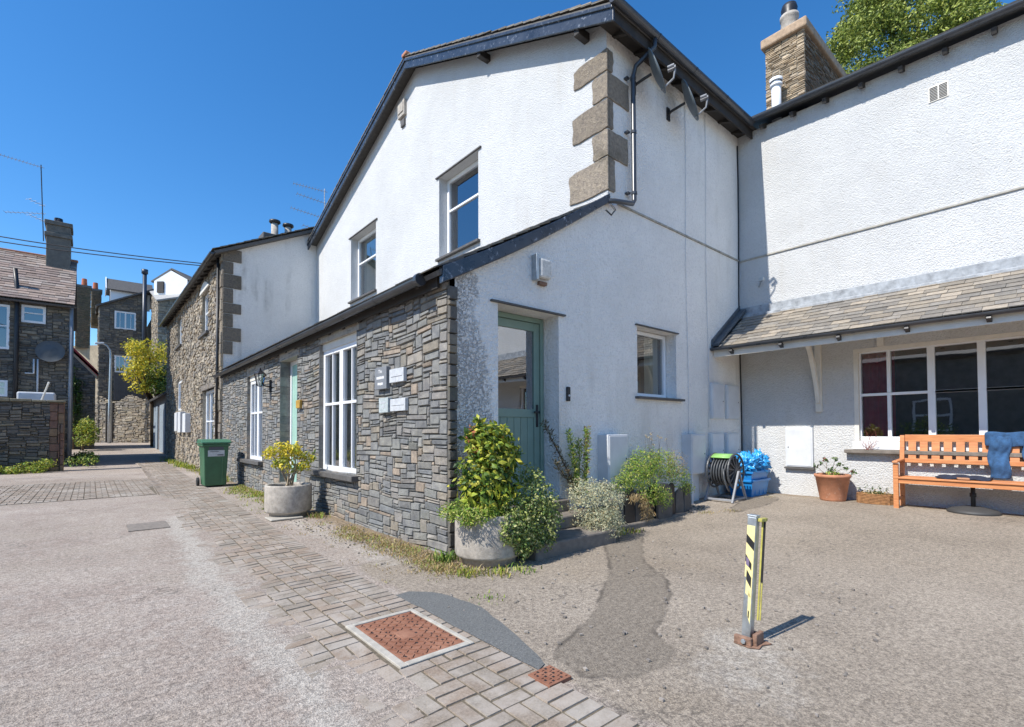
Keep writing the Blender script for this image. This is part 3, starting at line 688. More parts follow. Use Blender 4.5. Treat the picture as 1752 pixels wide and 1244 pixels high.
# ================================================================ right-hand wing
wing = thing('wing', 'tall white roughcast building on the right with a slate canopy over a wide window', 'house', (XW, 1, 0))
HWN = (-1.45, 2.46, 1.07, 2.53)
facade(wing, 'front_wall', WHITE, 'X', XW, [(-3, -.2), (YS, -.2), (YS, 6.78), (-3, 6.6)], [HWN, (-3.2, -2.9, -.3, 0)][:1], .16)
m = MB(); m.box(XW-.022, XW+.01, -3, YS-.03, 4.395, 4.425); m.build('drip_course', simple('wing_drip', (.40, .38, .33), .9, .3, 10), wing, bevel=.006)  # white drip coloured grey to draw its shade line
m = MB(); m.box(XW-.012, XW+.02, HWN[0]-.05, HWN[1]+.03, .945, 1.068); m.build('sill_board', WPAINT, wing, bevel=.004)
m = MB(); m.box(XW-.12, XW+.05, HWN[0]-.1, HWN[1]+.12, .885, .94); m.build('sill', GREY, wing, bevel=.008)
f = frame(wing, 'X', XW+.07, HWN[0]+.005, HWN[1]-.005, HWN[2]+.003, HWN[3]-.003, .07, mull=[1.52, .98, .35, -.3], rails=[1.80], curtain=[(1.98, 2.40, REDC)], th=.08, rd=2.6, mw=.085,
      bars=[(2.02, 1.14, 2.46)])
m = MB(); m.box(XW+.072, XW+.148, 2.0, 2.045, 1.14, 1.78); m.box(XW+.072, XW+.148, 2.0, 2.045, 1.822, 2.46); m.build('glazing_bar', WPAINT, f)
m = MB(); m.box(XW-.004, XW+.07, HWN[1]-.06, HWN[1]+.0, 1.07, 2.53); m.box(XW-.004, XW+.07, HWN[0], HWN[1]-.06, 2.475, 2.53); m.build('architrave', CPAINT, f, bevel=.003)
# canopy
CX, CZ = 8.17, 2.66; TZ = 3.38
cv = Vector((XW-CX, 0, TZ-CZ))
slab(wing, 'canopy_roof', (CX, YS-.01, CZ), (CX, -3, CZ), (XW, -3, TZ), (XW, YS-.01, TZ), .03, SILL)
tiles(wing, 'canopy_slates', (CX-.03, -3, CZ-.01), (0, 1, 0), cv, 3+YS-.14, cv.length-.05, .23, .125, SLP, thick=.011)
m = MB(); m.box(XW-.04, XW-.001, -3, YS-.02, TZ-.03, TZ+.14); m.box(XW-.17, XW-.03, -3, YS-.02, TZ-.09, TZ-.03); m.build('flashing', LEAD, wing, bevel=.01)
m = MB()
p = Vector((CX-.03, YS-.001, CZ-.02)); q = Vector((XW-.05, YS-.001, TZ+.02)); uu = Vector((0, 0, 1))
m.prism([p, q, q+uu*.17, p+uu*.17], (0, -.03, 0)); m.prism([p+uu*.05, q+uu*.05, q+uu*.1, p+uu*.1], (0, -.14, 0)); m.build('side_flashing', LEADD, wing, bevel=.01)
m = MB(); m.box(CX+.02, CX+.045, -3, YS-.02, CZ-.15, CZ-.03); m.build('fascia', CPAINT, wing)
m = MB(); m.prism([(CX+.045, -3, CZ-.07), (XW, -3, TZ-.62), (XW, -3, TZ-.60), (CX+.045, -3, CZ-.05)], (0, YS+3-.02, 0)); m.build('canopy_soffit', CPAINT, wing)
gutter(wing, (CX-.05, YS-.03, CZ+.0), (CX-.05, -3, CZ-.03), .045)
for k in range(9):
    y = 3.9-k*.78; m = MB(); m.bar((CX-.06, y, CZ-.07), (CX+.04, y, CZ-.11), .05, .05); m.build('gutter_bracket', IRON, wing, bevel=.004)
y0 = 2.95
m = MB(); m.box(XW-.06, XW, y0-.045, y0+.045, 1.55, 2.78)
pts = []
for i in range(13):
    t = i/12; pts.append((XW-.06-.62*t**1.0, 1.72+.96*math.sin(t*math.pi/2)))
pts = [(XW-.06-.60*(i/12), 1.70+1.0*math.sin(i/12*math.pi/2)**.8) for i in range(13)]
for (xa, za), (xb, zb) in zip(pts, pts[1:]): m.bar((xa, y0, za), (xb, y0, zb), .06, .07)
m.box(XW-.72, XW-.06, y0-.04, y0+.04, 2.70, 2.78); m.build('canopy_bracket', CPAINT, wing, bevel=.004)
m = MB(); m.box(XW-.07, XW, 2.05, 2.13, 2.53, 2.78); m.build('canopy_bracket', CPAINT, wing)
# eaves
gutter(wing, (XW-.25, YS-.28, 6.86), (XW-.25, -3, 6.56), .055)
m = MB(); m.prism([(XW-.22, YS-.2, 6.87), (XW-.22, -3, 6.57), (XW-.22, -3, 6.53), (XW-.22, YS-.2, 6.83)], (.3, 0, .12)); m.build('verge_slates', SILL, wing)
for k in range(14):
    y = 3.75-k*.5
    m = MB(); z = 6.80-.045*(YS-y); m.bar((XW-.17, y, z-.09), (XW+.05, y, z+.01), .055, .08); m.build('rafter', DARKT, wing)
zr = 6.86+4*.45
m = MB(); m.mesh([(XW-.24, YS+.3, 6.9), (XW-.24, -3, 6.6), (XW+3.9, -3, zr-.2), (XW+3.9, YS+.3, zr)], [(0, 1, 2, 3)]); m.mesh([(XW+3.9, -3, zr-.2), (XW+3.9, YS+.3, zr), (XW+8, YS+.3, 6.9), (XW+8, -3, 6.6)], [(0, 1, 2, 3)])
m.build('roof', SILL, wing, solid=.06)
m = MB(); m.mesh([(XW, -3, -.2), (XW+8, -3, -.2), (XW+8, -3, 6.6), (XW+3.9, -3, 8.3), (XW, -3, 6.6), (XW+8, YS, -.2), (XW+8, YS, 6.8)], [(0, 1, 2, 3, 4), (1, 5, 6, 2)]); m.build('rear_wall', WHITE, wing)
# chimney of the wing
cs = MB(); cs.box(10.33, 12.85, 3.46, 4.13, 7.0, 8.93)
ch = cs.build('chimney', MORTARL, wing)
stones(ch, 'stack_stonework', 'X', 10.32, 3.43, 4.16, 7.0, 8.95, [(.40, .32, .22), (.46, .37, .26), (.34, .28, .2), (.52, .42, .3)], [(3, 1), (4, 1), (5, 1), (6, 1), (3, 2)], .045, .035, proud=(.0, .02), mat=RUBBLE)  # sunlit face of the stack: sun put into a brighter palette
stones(ch, 'stack_stonework', 'Y', 3.45, 10.31, 12.87, 7.0, 8.95, [(.22, .17, .12), (.26, .2, .15), (.18, .15, .11)], [(3, 1), (4, 1), (5, 1), (6, 1), (3, 2)], .05, .035, proud=(.0, .02), mat=RUBBLE)  # shaded face of the same stack: shade put into a darker palette
m = MB(); m.box(10.24, 12.95, 3.37, 4.22, 8.95, 9.14); m.box(10.36, 12.8, 3.48, 4.1, 9.141, 9.2); m.build('coping', simple('buff_coping', (.42, .30, .20), .9, .35, 12, bump=.6), ch, bevel=.03)
m = MB(); m.lathe([(.17, 9.19), (.15, 9.5), (.17, 9.52), (.17, 9.58), (.12, 9.58), (.12, 9.5)], (10.62, 3.8, 0), 24); m.build('chimney_pot', CONC, ch, smooth=True)
m = MB(); m.lathe([(.0, 9.82), (.13, 9.8), (.15, 9.72), (.13, 9.6), (.14, 9.56)], (10.62, 3.8, 0), 20); m.build('cowl', IRON, ch, smooth=True)
m = MB(); m.tube([(10.12, 3.88, 7.1), (10.12, 3.88, 8.05)], .085, 16); m.tube([(10.12, 3.88, 7.95), (10.12, 3.88, 8.0)], .11, 16); m.lathe([(.11, 8.05), (.12, 8.1), (.0, 8.16)], (10.12, 3.88, 0), 16); m.build('boiler_flue', FLUEW, wing, smooth=True)
# air brick
m = MB(); m.box(XW-.012, XW+.01, 1.235, 1.46, 6.0, 6.225); ab = m.build('air_vent', CPAINT, wing, bevel=.003)
m = MB()
for i in range(9):
    for (a, b) in ((1.25, 1.34), (1.355, 1.445)): m.box(XW-.016, XW-.0125, a, b, 6.015+i*.0225, 6.027+i*.0225)
m.build('slots', DARKT, ab)
# ================================================================ stone cottage down the lane
sh = thing('stone_cottage', 'two-storey rubble stone cottage beyond the white gable, its end wall rendered pale grey', 'house', (2.8, 15.8, 0))
XH = 2.8; Z0 = .0
U1 = (17.95, 19.35, 4.45, 5.85); U2 = (24.0, 25.5, 4.85, 6.1); D1 = (16.95, 19.0, .55, 2.6); D2 = (23.9, 25.2, 2.15, 3.4)
hs = [U1, U2, D1, D2]
facade(sh, 'front_wall', MORTARL, 'X', XH+.012, [(15.8, -.2), (29, -.2), (29, 6.5), (15.8, 6.3)], hs, .2)
stones(sh, 'rubble_stonework', 'X', XH, 16.1, 29, -.1, 6.45, PALW, SZR, .075, .055, hs, top=lambda u: 6.25+.015*(u-15.8), proud=(0, .05), jit=.012, mat=RUBBLE, wav=.12)
stones(sh, 'corner_stones', 'X', XH-.015, 15.78, 16.12, 0, 6.35, PALW, [(6, 6), (5, 7), (6, 5), (4, 6)], .055, .05, proud=(.01, .05), mat=QUOIN, jit=.015)
facade(sh, 'end_wall', GREYR, 'Y', 15.8, [(XH, 2.5), (XG, 2.5), (XG, 7.55), (XH, 6.3)], [])
m = MB(); z = 3.45; i = 0; random.seed(5)
while z < 6.1:
    h = random.uniform(.3, .42); w = .45 if i % 2 else .24; k = random.uniform(.85, 1.1)
    m.box(XH-.02, XH+w, 15.765, 15.82, z+.01, z+h-.01, tuple(c*k for c in (.24, .21, .17))); z += h; i += 1
m.build('quoins', QUOIN, sh, bevel=.012)
frame(sh, 'X', XH+.1, *U1, .08, mull=[18.65], rails=[5.2]); frame(sh, 'X', XH+.1, *U2, .08, mull=[24.75])
frame(sh, 'X', XH+.1, *D1, .09, mull=[17.6, 18.3], rails=[1.6], curtain=[(17.05, 18.9, WPAINT)]); frame(sh, 'X', XH+.03, *D2, .1, mull=[], curtain=[(24, 25.1, WPAINT)])
for a, b, c, d in (U1, U2, D1):
    m = MB(); m.box(XH-.1, XH+.1, a-.08, b+.08, c-.09, c-.005); m.build('sill', SILL, sh, bevel=.01)
m = MB()   # rendered hood over the near upper window
arc = [(17.85+1.6*i/10, 5.87+.26*math.sin(math.pi*i/10)) for i in range(11)]
m.prism([(XH-.06, u, z) for u, z in arc]+[(XH-.06, 19.45, 5.84), (XH-.06, 17.85, 5.84)], (.1, 0, 0)); m.build('window_hood', CPAINT, sh, bevel=.01)
m = MB(); m.box(XH-.04, XH+.15, D1[0]-.1, D1[1]+.1, D1[3], D1[3]+.16); m.build('lintel', GREY, sh, bevel=.01)
m = MB(); m.tube([(XH-.08, 16.12, 6.3), (XH-.08, 16.12, .1)], .04, 10); m.build('downpipe', IRON, sh, smooth=True)
slab(sh, 'roof', (2.55, 15.62, 6.27), (2.55, 29.2, 6.45), (6.4, 29.2, 8.3), (6.4, 15.62, 8.15), .08, SILL)
slab(sh, 'roof', (6.4, 15.95, 8.15), (6.4, 29.2, 8.3), (10, 29.2, 6.5), (10, 15.95, 6.5), .08, SILL)
rv = Vector((3.85, 0, 1.88)); tiles(sh, 'verge_slates', (2.5, 15.58, 6.28), (0, 1, 0), rv, 1.2, rv.length*.95, .3, .22, PALD)
gutter(sh, (2.5, 15.7, 6.24), (2.5, 29.2, 6.42), .06)
m = MB(); m.mesh([(XH, 29, 0), (10, 29, 0), (10, 29, 6.5), (6.4, 29, 8.2), (XH, 29, 6.4), (10, 15.9, 0), (10, 15.9, 6.5)], [(0, 1, 2, 3, 4), (1, 5, 6, 2)]); m.build('rear_wall', GREYR, sh)
y = 15.9
while y < 29:
    m = MB(); m.bar((2.6, y, 6.2+.013*(y-15.8)), (2.85, y, 6.32+.013*(y-15.8)), .07, .1); m.build('rafter', DARKT, sh); y += .62
for (x, zt) in ((4.58, 8.27), (5.0, 8.25)):
    m = MB(); m.tube([(x, 17.5, 7.1), (x, 17.5, zt-.1)], .11, 14); m.build('flue_pot', CONC, sh, smooth=True)
    m = MB(); m.lathe([(.0, zt+.02), (.17, zt), (.18, zt-.06), (.13, zt-.1)], (x, 17.5, 0), 14); m.build('cowl', IRON, sh, smooth=True)
m = MB(); m.box(4.15, 5.2, 17.2, 17.8, 7.0, 7.72); m.build('ridge_stack', SILL, sh, bevel=.03)
for (a, b, c, d) in ((22.6, 23.3, 1.25, 2.05), (23.6, 24.3, 1.3, 2.05), (21.3, 22.0, 1.25, 1.95)):
    m = MB(); m.box(XH-.2, XH, a, b, c, d); m.build('meter_box', BOXW, sh, bevel=.01)
# ================================================================ left stone house and garden wall
lh = thing('stone_house', 'dark stone house on the left with a slate roof, end chimney and white windows', 'house', (-3.5, 26, 0))
YL = 26
lw = [(-2.03, -1.36, 5.42, 6.08), (-3.5, -2.33, 4.35, 6.0), (-3.4, -2.35, 2.6, 3.2)]
facade(lh, 'front_wall', MORTAR, 'Y', YL+.012, [(-9, 0), (-.65, 0), (-.65, 6.25), (-9, 6.25)], lw, .15)
stones(lh, 'stonework', 'Y', YL, -5, -.65, 0, 6.25, PALD, SZR+[(6, 2), (5, 1)], .085, .06, lw, proud=(0, .05), jit=.01, mat=RUBBLE, wav=.1)
for w in lw: frame(lh, 'Y', YL-.02, *w, .08, rails=[(w[2]+w[3])/2+.04], curtain=[(w[0]+.08, w[1]-.08, JEANS if 0 else WPAINT)] if w[3] < 4 else None)
m = MB(); m.mesh([(-.66, YL+.01, 0), (-.66, 31.6, 0), (-.66, 31.6, 6.2), (-.66, 28.8, 8.6), (-.66, YL+.01, 6.2), (-9, 31.6, 0), (-9, 31.6, 6.2), (-9, YL, 0), (-9, YL, 6.2), (-9, 28.8, 8.6)], [(0, 1, 2, 3, 4), (1, 5, 6, 2), (5, 7, 8, 9, 6)]); m.build('end_wall', MORTAR, lh)
slab(lh, 'roof', (-9, 25.75, 6.2), (-.55, 25.75, 6.2), (-.55, 28.8, 8.72), (-9, 28.8, 8.72), .06, SILL); slab(lh, 'roof', (-9, 28.8, 8.72), (-.55, 28.8, 8.72), (-.55, 31.85, 6.2), (-9, 31.85, 6.2), .06, SILL)
tv = Vector((0, 3.05, 2.52)); tiles(lh, 'roof_slates', (-6, 25.72, 6.21), (1, 0, 0), tv, 5.47, tv.length, .34, .2, [(.27, .20, .165), (.31, .235, .19), (.235, .18, .155), (.34, .28, .24)], thick=.022)
m = MB(); m.bar((-9, 28.8, 8.76), (-.5, 28.8, 8.76), .22, .1); m.build('ridge', TERRA, lh, bevel=.03)
gutter(lh, (-9, 25.68, 6.16), (-.5, 25.68, 6.16), .06)
m = MB(); m.box(-1.5, -.74, 28.0, 29.0, 7.7, 9.45); m.box(-1.56, -.68, 27.94, 29.06, 9.45, 9.62); m.box(-1.5, -.74, 28.0, 29.0, 9.62, 9.95); m.box(-1.56, -.68, 27.94, 29.06, 9.95, 10.12)
lc = m.build('chimney', GREYR if 0 else simple('grey_chimney_render', (.15, .14, .12), .9, .35, 5, bump=.5), lh, bevel=.02)
m = MB(); m.lathe([(.16, 10.1), (.14, 10.4), (.1, 10.4), (.1, 10.1)], (-1.15, 28.5, 0), 16); m.build('chimney_pot', IRON, lc, smooth=True)
m = MB(); m.tube([(-2.14, YL-.1, 0), (-2.14, YL-.1, 6.0), (-2.2, YL+.4, 6.9), (-2.25, YL+.4, 7.5)], .07, 10); m.build('soil_pipe', IRON, lh, smooth=True)
m = MB(); m.tube([(-1.9, YL-.08, 3.5), (-1.66, YL-.08, 3.5), (-1.66, YL-.08, 4.05)], .03, 8); m.build('waste_pipe', BOXW, lh, smooth=True)
m = MB(); m.tube([(-1.55, YL-.08, 2.3), (-1.55, YL-.08, 4.05)], .03, 8); m.build('waste_pipe', BOXW, lh, smooth=True)
m = MB(); m.tube([(-.63, YL-.03, 0), (-.63, YL-.03, 6.1)], .05, 10); m.build('downpipe', simple('grey_pipe', (.33, .34, .36), .5, .2, 4), lh, smooth=True)
m = MB(); m.box(-2.0, -1.0, YL-1.4, YL-.5, 0, 2.72); tag = m.build('storage_tank', BOXW, None, bevel=.05, label='pale tank standing behind the dark garden wall', cat='tank')
gw = thing('garden_wall', 'dark dry-stone garden wall with reddish end stones at the left', 'wall', (-3, 22, 0))
m = MB(); m.box(-8, -.69, 22.02, 22.45, -.1, 2.26); m.build('core', MORTAR, gw)
stones(gw, 'stonework', 'Y', 22, -6, -1.0, -.1, 2.22, PALD, [(5, 2), (6, 2), (4, 1), (7, 1), (5, 3), (3, 1), (8, 2)], .055, .045, proud=(0, .06), jit=.008, mat=RUBBLE, wav=.1)
stones(gw, 'end_stones', 'Y', 21.99, -1.02, -.66, -.1, 2.24, [(.2, .12, .09), (.17, .12, .09), (.24, .17, .11)], [(5, 6), (5, 5), (7, 7), (4, 5)], .05, .05, proud=(.0, .05), mat=RUBBLE)
m = MB(); m.box(-.685, -.665, 22.0, 22.45, -.1, 2.24); m.build('end_face', RUBBLE if 0 else simple('rusty_stone', (.20, .12, .07), .9, .4, 8, bump=.6), gw)
random.seed(11); m = MB(); x = -6
while x < -.7:
    w = random.uniform(.3, .6); m.box(x, min(x+w-.01, -.64), 21.9, 22.5, 2.25, 2.31+random.uniform(0, .04)); x += w
m.build('coping', simple('mossy_coping', (.25, .22, .15), .9, .35, 8, bump=.6), gw, bevel=.015)
# ================================================================ far end of the lane
fh = thing('far_house', 'tall stone house closing the lane, front toned dark for shade, with white dormers and a black flue', 'house', (1.6, 44, 0))
fw_ = [(1.18, 2.38, 8.5, 9.75), (1.2, 2.35, 5.45, 6.65)]
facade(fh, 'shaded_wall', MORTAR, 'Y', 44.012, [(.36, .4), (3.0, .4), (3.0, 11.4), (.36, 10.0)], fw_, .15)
stones(fh, 'stonework', 'Y', 44, .36, 3.0, .4, 11.4, PALD, SZR, .11, .08, fw_, top=lambda u: 9.9+.52*(u-.36), proud=(0, .05), mat=RUBBLE, jit=.012)  # dark palette puts the shade on this front into the stone colour
for w in fw_: frame(fh, 'Y', 43.98, *w, .1, mull=[(w[0]+w[1])/2], bars=[((w[0]*3+w[1])/4, w[2]+.1, w[3]-.1), ((w[0]+3*w[1])/4, w[2]+.1, w[3]-.1)])
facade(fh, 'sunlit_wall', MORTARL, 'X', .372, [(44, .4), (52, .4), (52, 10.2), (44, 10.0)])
stones(fh, 'side_stonework', 'X', .36, 44, 52, .4, 10.0, PALW, SZR, .12, .09, proud=(0, .05), mat=RUBBLE, jit=.012)  # brighter palette puts sunlight into this side of the same house
facade(fh, 'projecting_wall', MORTARL, 'X', 2.98+.3, [(39, .4), (44, .4), (44, 11.4), (39, 9.8)]); facade(fh, 'gable_end', MORTARL, 'Y', 38.9, [(3.2, .4), (8, .4), (8, 10.6), (5, 10.6), (3.2, 9.6)])
stones(fh, 'end_stonework', 'Y', 38.88, 3.2, 8, 3, 10.6, PALW, SZR, .12, .09, top=lambda u: 9.6+.55*(u-3.2), proud=(0, .05), mat=RUBBLE, jit=.012)  # palette lightened so this end, turned from the sun, looks lit
stones(fh, 'side_stonework', 'X', 3.26, 39, 43.95, 3, 11.3, PALW, SZR, .12, .09, top=lambda u: 9.8+.32*(u-39), proud=(0, .05), mat=RUBBLE, jit=.012)
slab(fh, 'roof', (.15, 43.8, 9.95), (.15, 52, 9.95), (4.8, 52, 12.4), (4.8, 43.8, 12.4), .1, SILL)
slab(fh, 'roof', (3.1, 38.7, 9.75), (3.1, 44, 11.5), (8, 44, 13), (8, 38.7, 11.4), .1, simple('pale_slate', (.36, .35, .33), .8, .25, 6))
m = MB(); m.box(3.3, 8, 39.2, 52, .3, 9.6); m.build('rear_wall', MORTARL, fh)
m = MB(); m.mesh([(.95, 44.7, 10.1), (.95, 46.3, 10.1), (.95, 46.3, 11.45), (.95, 45.5, 12.15), (.95, 44.7, 11.45), (3.2, 44.7, 10.1), (3.2, 44.7, 11.45)], [(0, 1, 2, 3, 4), (0, 5, 6, 4)])
d1 = m.build('dormer', WPAINT, fh)
m = MB(); m.mesh([(.7, 44.45, 11.3), (3.4, 44.45, 11.3), (3.4, 45.5, 12.25), (.7, 45.5, 12.25), (.7, 46.55, 11.3), (3.4, 46.55, 11.3)], [(0, 1, 2, 3), (3, 2, 5, 4)]); m.build('dormer_roof', SILL, d1, solid=.08)
m = MB(); m.box(.92, .945, 45.1, 45.9, 10.5, 11.3); m.build('dormer_window', ROOM, d1)
m = MB(); m.prism([(.68, 44.42, 11.2), (.68, 45.5, 12.2), (.68, 46.58, 11.2), (.68, 46.58, 11.36), (.68, 45.5, 12.38), (.68, 44.42, 11.36)], (.06, 0, 0)); m.build('bargeboard', WPAINT, d1)
m = MB(); m.mesh([(3.2, 41.2, 10.6), (4.9, 39.6, 10.6), (4.9, 39.6, 11.6), (4.05, 40.4, 12.25), (3.2, 41.2, 11.6)], [(0, 1, 2, 3, 4)]); d2 = m.build('dormer', WPAINT, fh, solid=.1)
m = MB(); m.mesh([(3.0, 41.3, 11.5), (4.05, 40.3, 12.35), (6.0, 42.3, 12.35), (5.0, 43.3, 11.5), (5.1, 39.4, 11.5), (7, 41.4, 11.5)], [(0, 1, 2, 3), (1, 4, 5, 2)]); m.build('dormer_roof', SILL, d2, solid=.1)
m = MB(); m.obox((3.5, 40.8, 11.1), (.16, -.15, 0), (.04, .04, 0), (0, 0, .38)); m.build('dormer_window', ROOM, d2)
m = MB(); m.tube([(2.82, 43.75, 5.2), (2.82, 43.75, 12.6)], .13, 12); m.tube([(2.82, 43.75, 12.6), (2.82, 43.75, 12.9)], .2, 12); m.build('flue', simple('blue_black_flue', (.03, .045, .07), .4, .2, 3), fh, smooth=True)
m = MB(); m.box(1.2, 2.75, 43.86, 43.9, 3.5, 5.35); fc = m.build('cladding', CORR, fh)
m = MB()
for i in range(11): m.box(1.22+i*.14, 1.26+i*.14, 43.83, 43.86, 3.5, 5.35)
m.build('cladding_ribs', CORR, fc)
for (x0, x1, y0, zt, px) in ((-.85, -.1, 45, 11.3, -.45), (-.05, .5, 47, 11.6, .15)):
    m = MB(); m.box(x0+.01, x1-.01, y0+.01, y0+1, 7.1 if x0 < -.5 else 9, zt); m.box(x0-.05, x1+.05, y0-.05, y0+1.05, zt, zt+.15)
    c_ = m.build('chimney', MORTAR, fh); stones(c_, 'stack_stonework', 'Y', y0, x0-.01, x1+.01, 7.1 if x0 < -.5 else 9, zt, [(.20, .17, .12), (.16, .15, .10), (.24, .19, .13)], [(3, 1), (2, 1), (4, 1)], .06, .06, proud=(.01, .05), mat=RUBBLE); stones(c_, 'stack_stonework', 'X', x0, y0, y0+1, 7.1 if x0 < -.5 else 9, zt, [(.30, .25, .17), (.26, .22, .15)], [(3, 1), (2, 1), (4, 1)], .06, .06, proud=(.01, .05), mat=RUBBLE)  # stack palettes carry the light: dark on the shaded face, brighter on the sunlit
    m = MB(); m.lathe([(.17, zt+.1), (.14, zt+.7), (.09, zt+.7)], (px, y0+.5, 0), 12); m.build('chimney_pot', BRICKR, c_)
m = MB(); m.prism([(.37, 44.4, .4), (.37, 50, .4), (-1.4, 50, .4), (-1.4, 46.4, .4)], (0, 0, 6.9)); m.build('side_extension', MORTARL if 0 else simple('buff_render', (.36, .30, .21), .9, .3, 3, bump=.4), fh)
ob = thing('outhouse', 'dark ivy-clad outbuilding with a red-painted verge at the lane end', 'shed', (-1, 36, 0))
facade(ob, 'front_wall', MORTAR, 'Y', 36, [(-4, .2), (.18, .2), (.18, 4.35), (-.8, 5.5), (-4, 9)], [])
stones(ob, 'stonework', 'Y', 35.98, -1.6, .18, .2, 6, PALD, SZR, .1, .07, top=lambda u: 4.3-(u-.18)*1.15, proud=(0, .05), mat=RUBBLE, jit=.01)
m = MB(); m.box(-4, .18, 36.01, 39, .2, 4.3); m.build('rear_wall', MORTAR, ob)
m = MB(); m.prism([(-1.3, 35.9, 6.25), (.28, 35.9, 4.4), (.28, 35.9, 4.68), (-1.3, 35.9, 6.55)], (0, .12, 0)); m.build('bargeboard', REDP, ob)
m = MB(); m.mesh([(-4, 35.9, 9.3), (.3, 35.9, 4.5), (.3, 39, 4.5), (-4, 39, 9.3)], [(0, 1, 2, 3)]); m.build('roof', SILL, ob, solid=.1)
rw = thing('retaining_wall', 'sunlit rubble retaining wall closing the end of the lane', 'wall', (1.8, 43, 0))
A_, B_ = Vector((.1, 44.3, 0)), Vector((3.6, 41.4, 0)); dr_ = (B_-A_).normalized(); nn = Vector((dr_.y, -dr_.x, 0))
if nn.y > 0: nn = -nn
def xf(q): return A_+dr_*q.x+nn*(-q.y)+Vector((0, 0, q.z))
stones(rw, 'stonework', 'Y', 0, 0, (B_-A_).length, .3, 3.9, PALW+[(.34, .29, .21)], SZR, .1, .075, top=lambda u: 3.45+.18*math.sin(u*3)+.06*u, proud=(0, .06), mat=RUBBLE, jit=.02, xf=xf, wav=.15)
m = MB(); m.prism([A_-nn*.02, B_-nn*.02, B_-nn*.4, A_-nn*.4], (0, 0, 3.4)); m.build('core', MORTARL, rw)
for k, x in enumerate((.95, 1.35)):
    m = MB(); c = A_+dr_*x+nn*.1; m.prism([c, c+dr_*.07, c+dr_*.07-nn*.1, c-nn*.1], (0, 0, 3.3)); m.build('timber_post', DARKT, rw)
gr = thing('garage', 'low outbuilding with faded blue-grey doors at the lane end beside the stone cottage', 'garage', (3, 33, 0))
facade(gr, 'front_wall', RUBBLE if 0 else simple('dark_rubble_wall', (.13, .13, .14), .9, .4, 2, bump=.6), 'X', 2.95, [(29.1, 0), (38.4, .3), (38.4, 3.3), (29.1, 3.3)], [])
m = MB(); m.box(2.96, 6, 29.1, 38.4, 0, 3.3); m.build('rear_wall', MORTAR, gr)
for (a, b, c) in ((31, 33.4, BLUEG), (34.6, 37.2, BLUEG)):
    m = MB()
    for i in range(8): m.box(2.9, 2.94, a+i*(b-a)/8+.01, a+(i+1)*(b-a)/8-.01, .2, 2.75)
    m.build('garage_door', c, gr)
slab(gr, 'roof', (2.6, 29.0, 3.15), (2.6, 38.6, 3.15), (6.2, 38.6, 4.9), (6.2, 29.0, 4.9), .1, SILL)
# opposite side of the yard (outside the frame, seen mirrored in the windows)
op = thing('opposite_house', 'dark stone house across the yard, mirrored in the window panes', 'house', (-10, 2, 0))
facade(op, 'wall', simple('opposite_stone', (.22, .205, .18), .9, .4, 3, bump=.5), 'X', -10, [(-10, 0), (12, 0), (12, 4.6), (-10, 4.6)], [])
m = MB(); m.box(-16, -10.01, -10, 12, 0, 4.6); m.build('rear_wall', MORTAR, op)
slab(op, 'roof', (-9.7, -10.2, 4.5), (-9.7, 12.2, 4.5), (-13, 12.2, 6.2), (-13, -10.2, 6.2), .1, SILL)
for y in (-5, -.5, 4, 8.5):
    m = MB()
    for (a, b, c, d) in ((y, y+.08, 1.2, 2.6), (y+1.3, y+1.38, 1.2, 2.6), (y+.08, y+1.3, 1.2, 1.28), (y+.08, y+1.3, 2.52, 2.6), (y+.08, y+1.3, 1.86, 1.94), (y+.65, y+.7, 1.28, 1.86)): m.box(-9.99, -9.94, a, b, c, d)
    m.build('window', WPAINT, op)
#OBJECTS
random.seed(21)
# ---- bench
G0 = .13
bn = thing('bench', 'orange slatted wooden bench under the wide window', 'bench', (8.97, 1.0, G0))
yA, yB, xF, xR = 1.87, -.05, 8.76, 9.13
def part(name, mat, fn, parent, bevel=.004, smooth=False, **kw):
    m = MB(); fn(m); return m.build(name, mat, parent, bevel=bevel, smooth=smooth, **kw)
for y in (yA-.03, yB+.03):
    part('leg', WOOD, lambda m: m.box(xF-.03, xF+.03, y-.03, y+.03, G0, .77), bn)
    part('leg', WOOD, lambda m: (m.bar((xR-.02, y, G0), (xR-.02, y, .60), .055, .055), m.bar((xR-.02, y, .60), (xR+.055, y, 1.165), .055, .055)), bn)
    part('armrest', WOOD, lambda m: (m.bar((xF-.06, y, .79), (xR+.01, y, .815), .065, .028)), bn, .008)
    part('side_rail', WOOD, lambda m: (m.box(xF+.03, xR-.04, y-.018, y+.018, .48, .55), m.box(xF+.03, xR-.04, y-.015, y+.015, .24, .28)), bn)
for i in range(5):
    x = xF-.035+i*.083; part('seat_slat', WOOD, lambda m: m.box(x, x+.072, yB+.0, yA-.0, .555, .578), bn)
part('front_rail', WOOD, lambda m: m.box(xF-.015, xF+.01, yB+.06, yA-.06, .49, .553), bn)
bx = lambda z: xR-.02+(z-.60)*.1327
part('top_rail', WOOD, lambda m: m.bar((bx(1.13), yB+.06, 1.125), (bx(1.13), yA-.06, 1.125), .03, .10), bn)
part('lower_rail', WOOD, lambda m: m.bar((bx(.80), yB+.06, .80), (bx(.80), yA-.06, .80), .03, .06), bn)
y = yA-.10; 
while y > yB+.1:
    part('back_slat', WOOD, lambda m: m.obox((bx(.955), y-.045, .955), (.007, 0, 0), (0, .045, 0), (.0166, 0, .125)), bn, .002); y -= .132
for ch in bn.children:
    if ch.name.startswith('back_slat'): pass
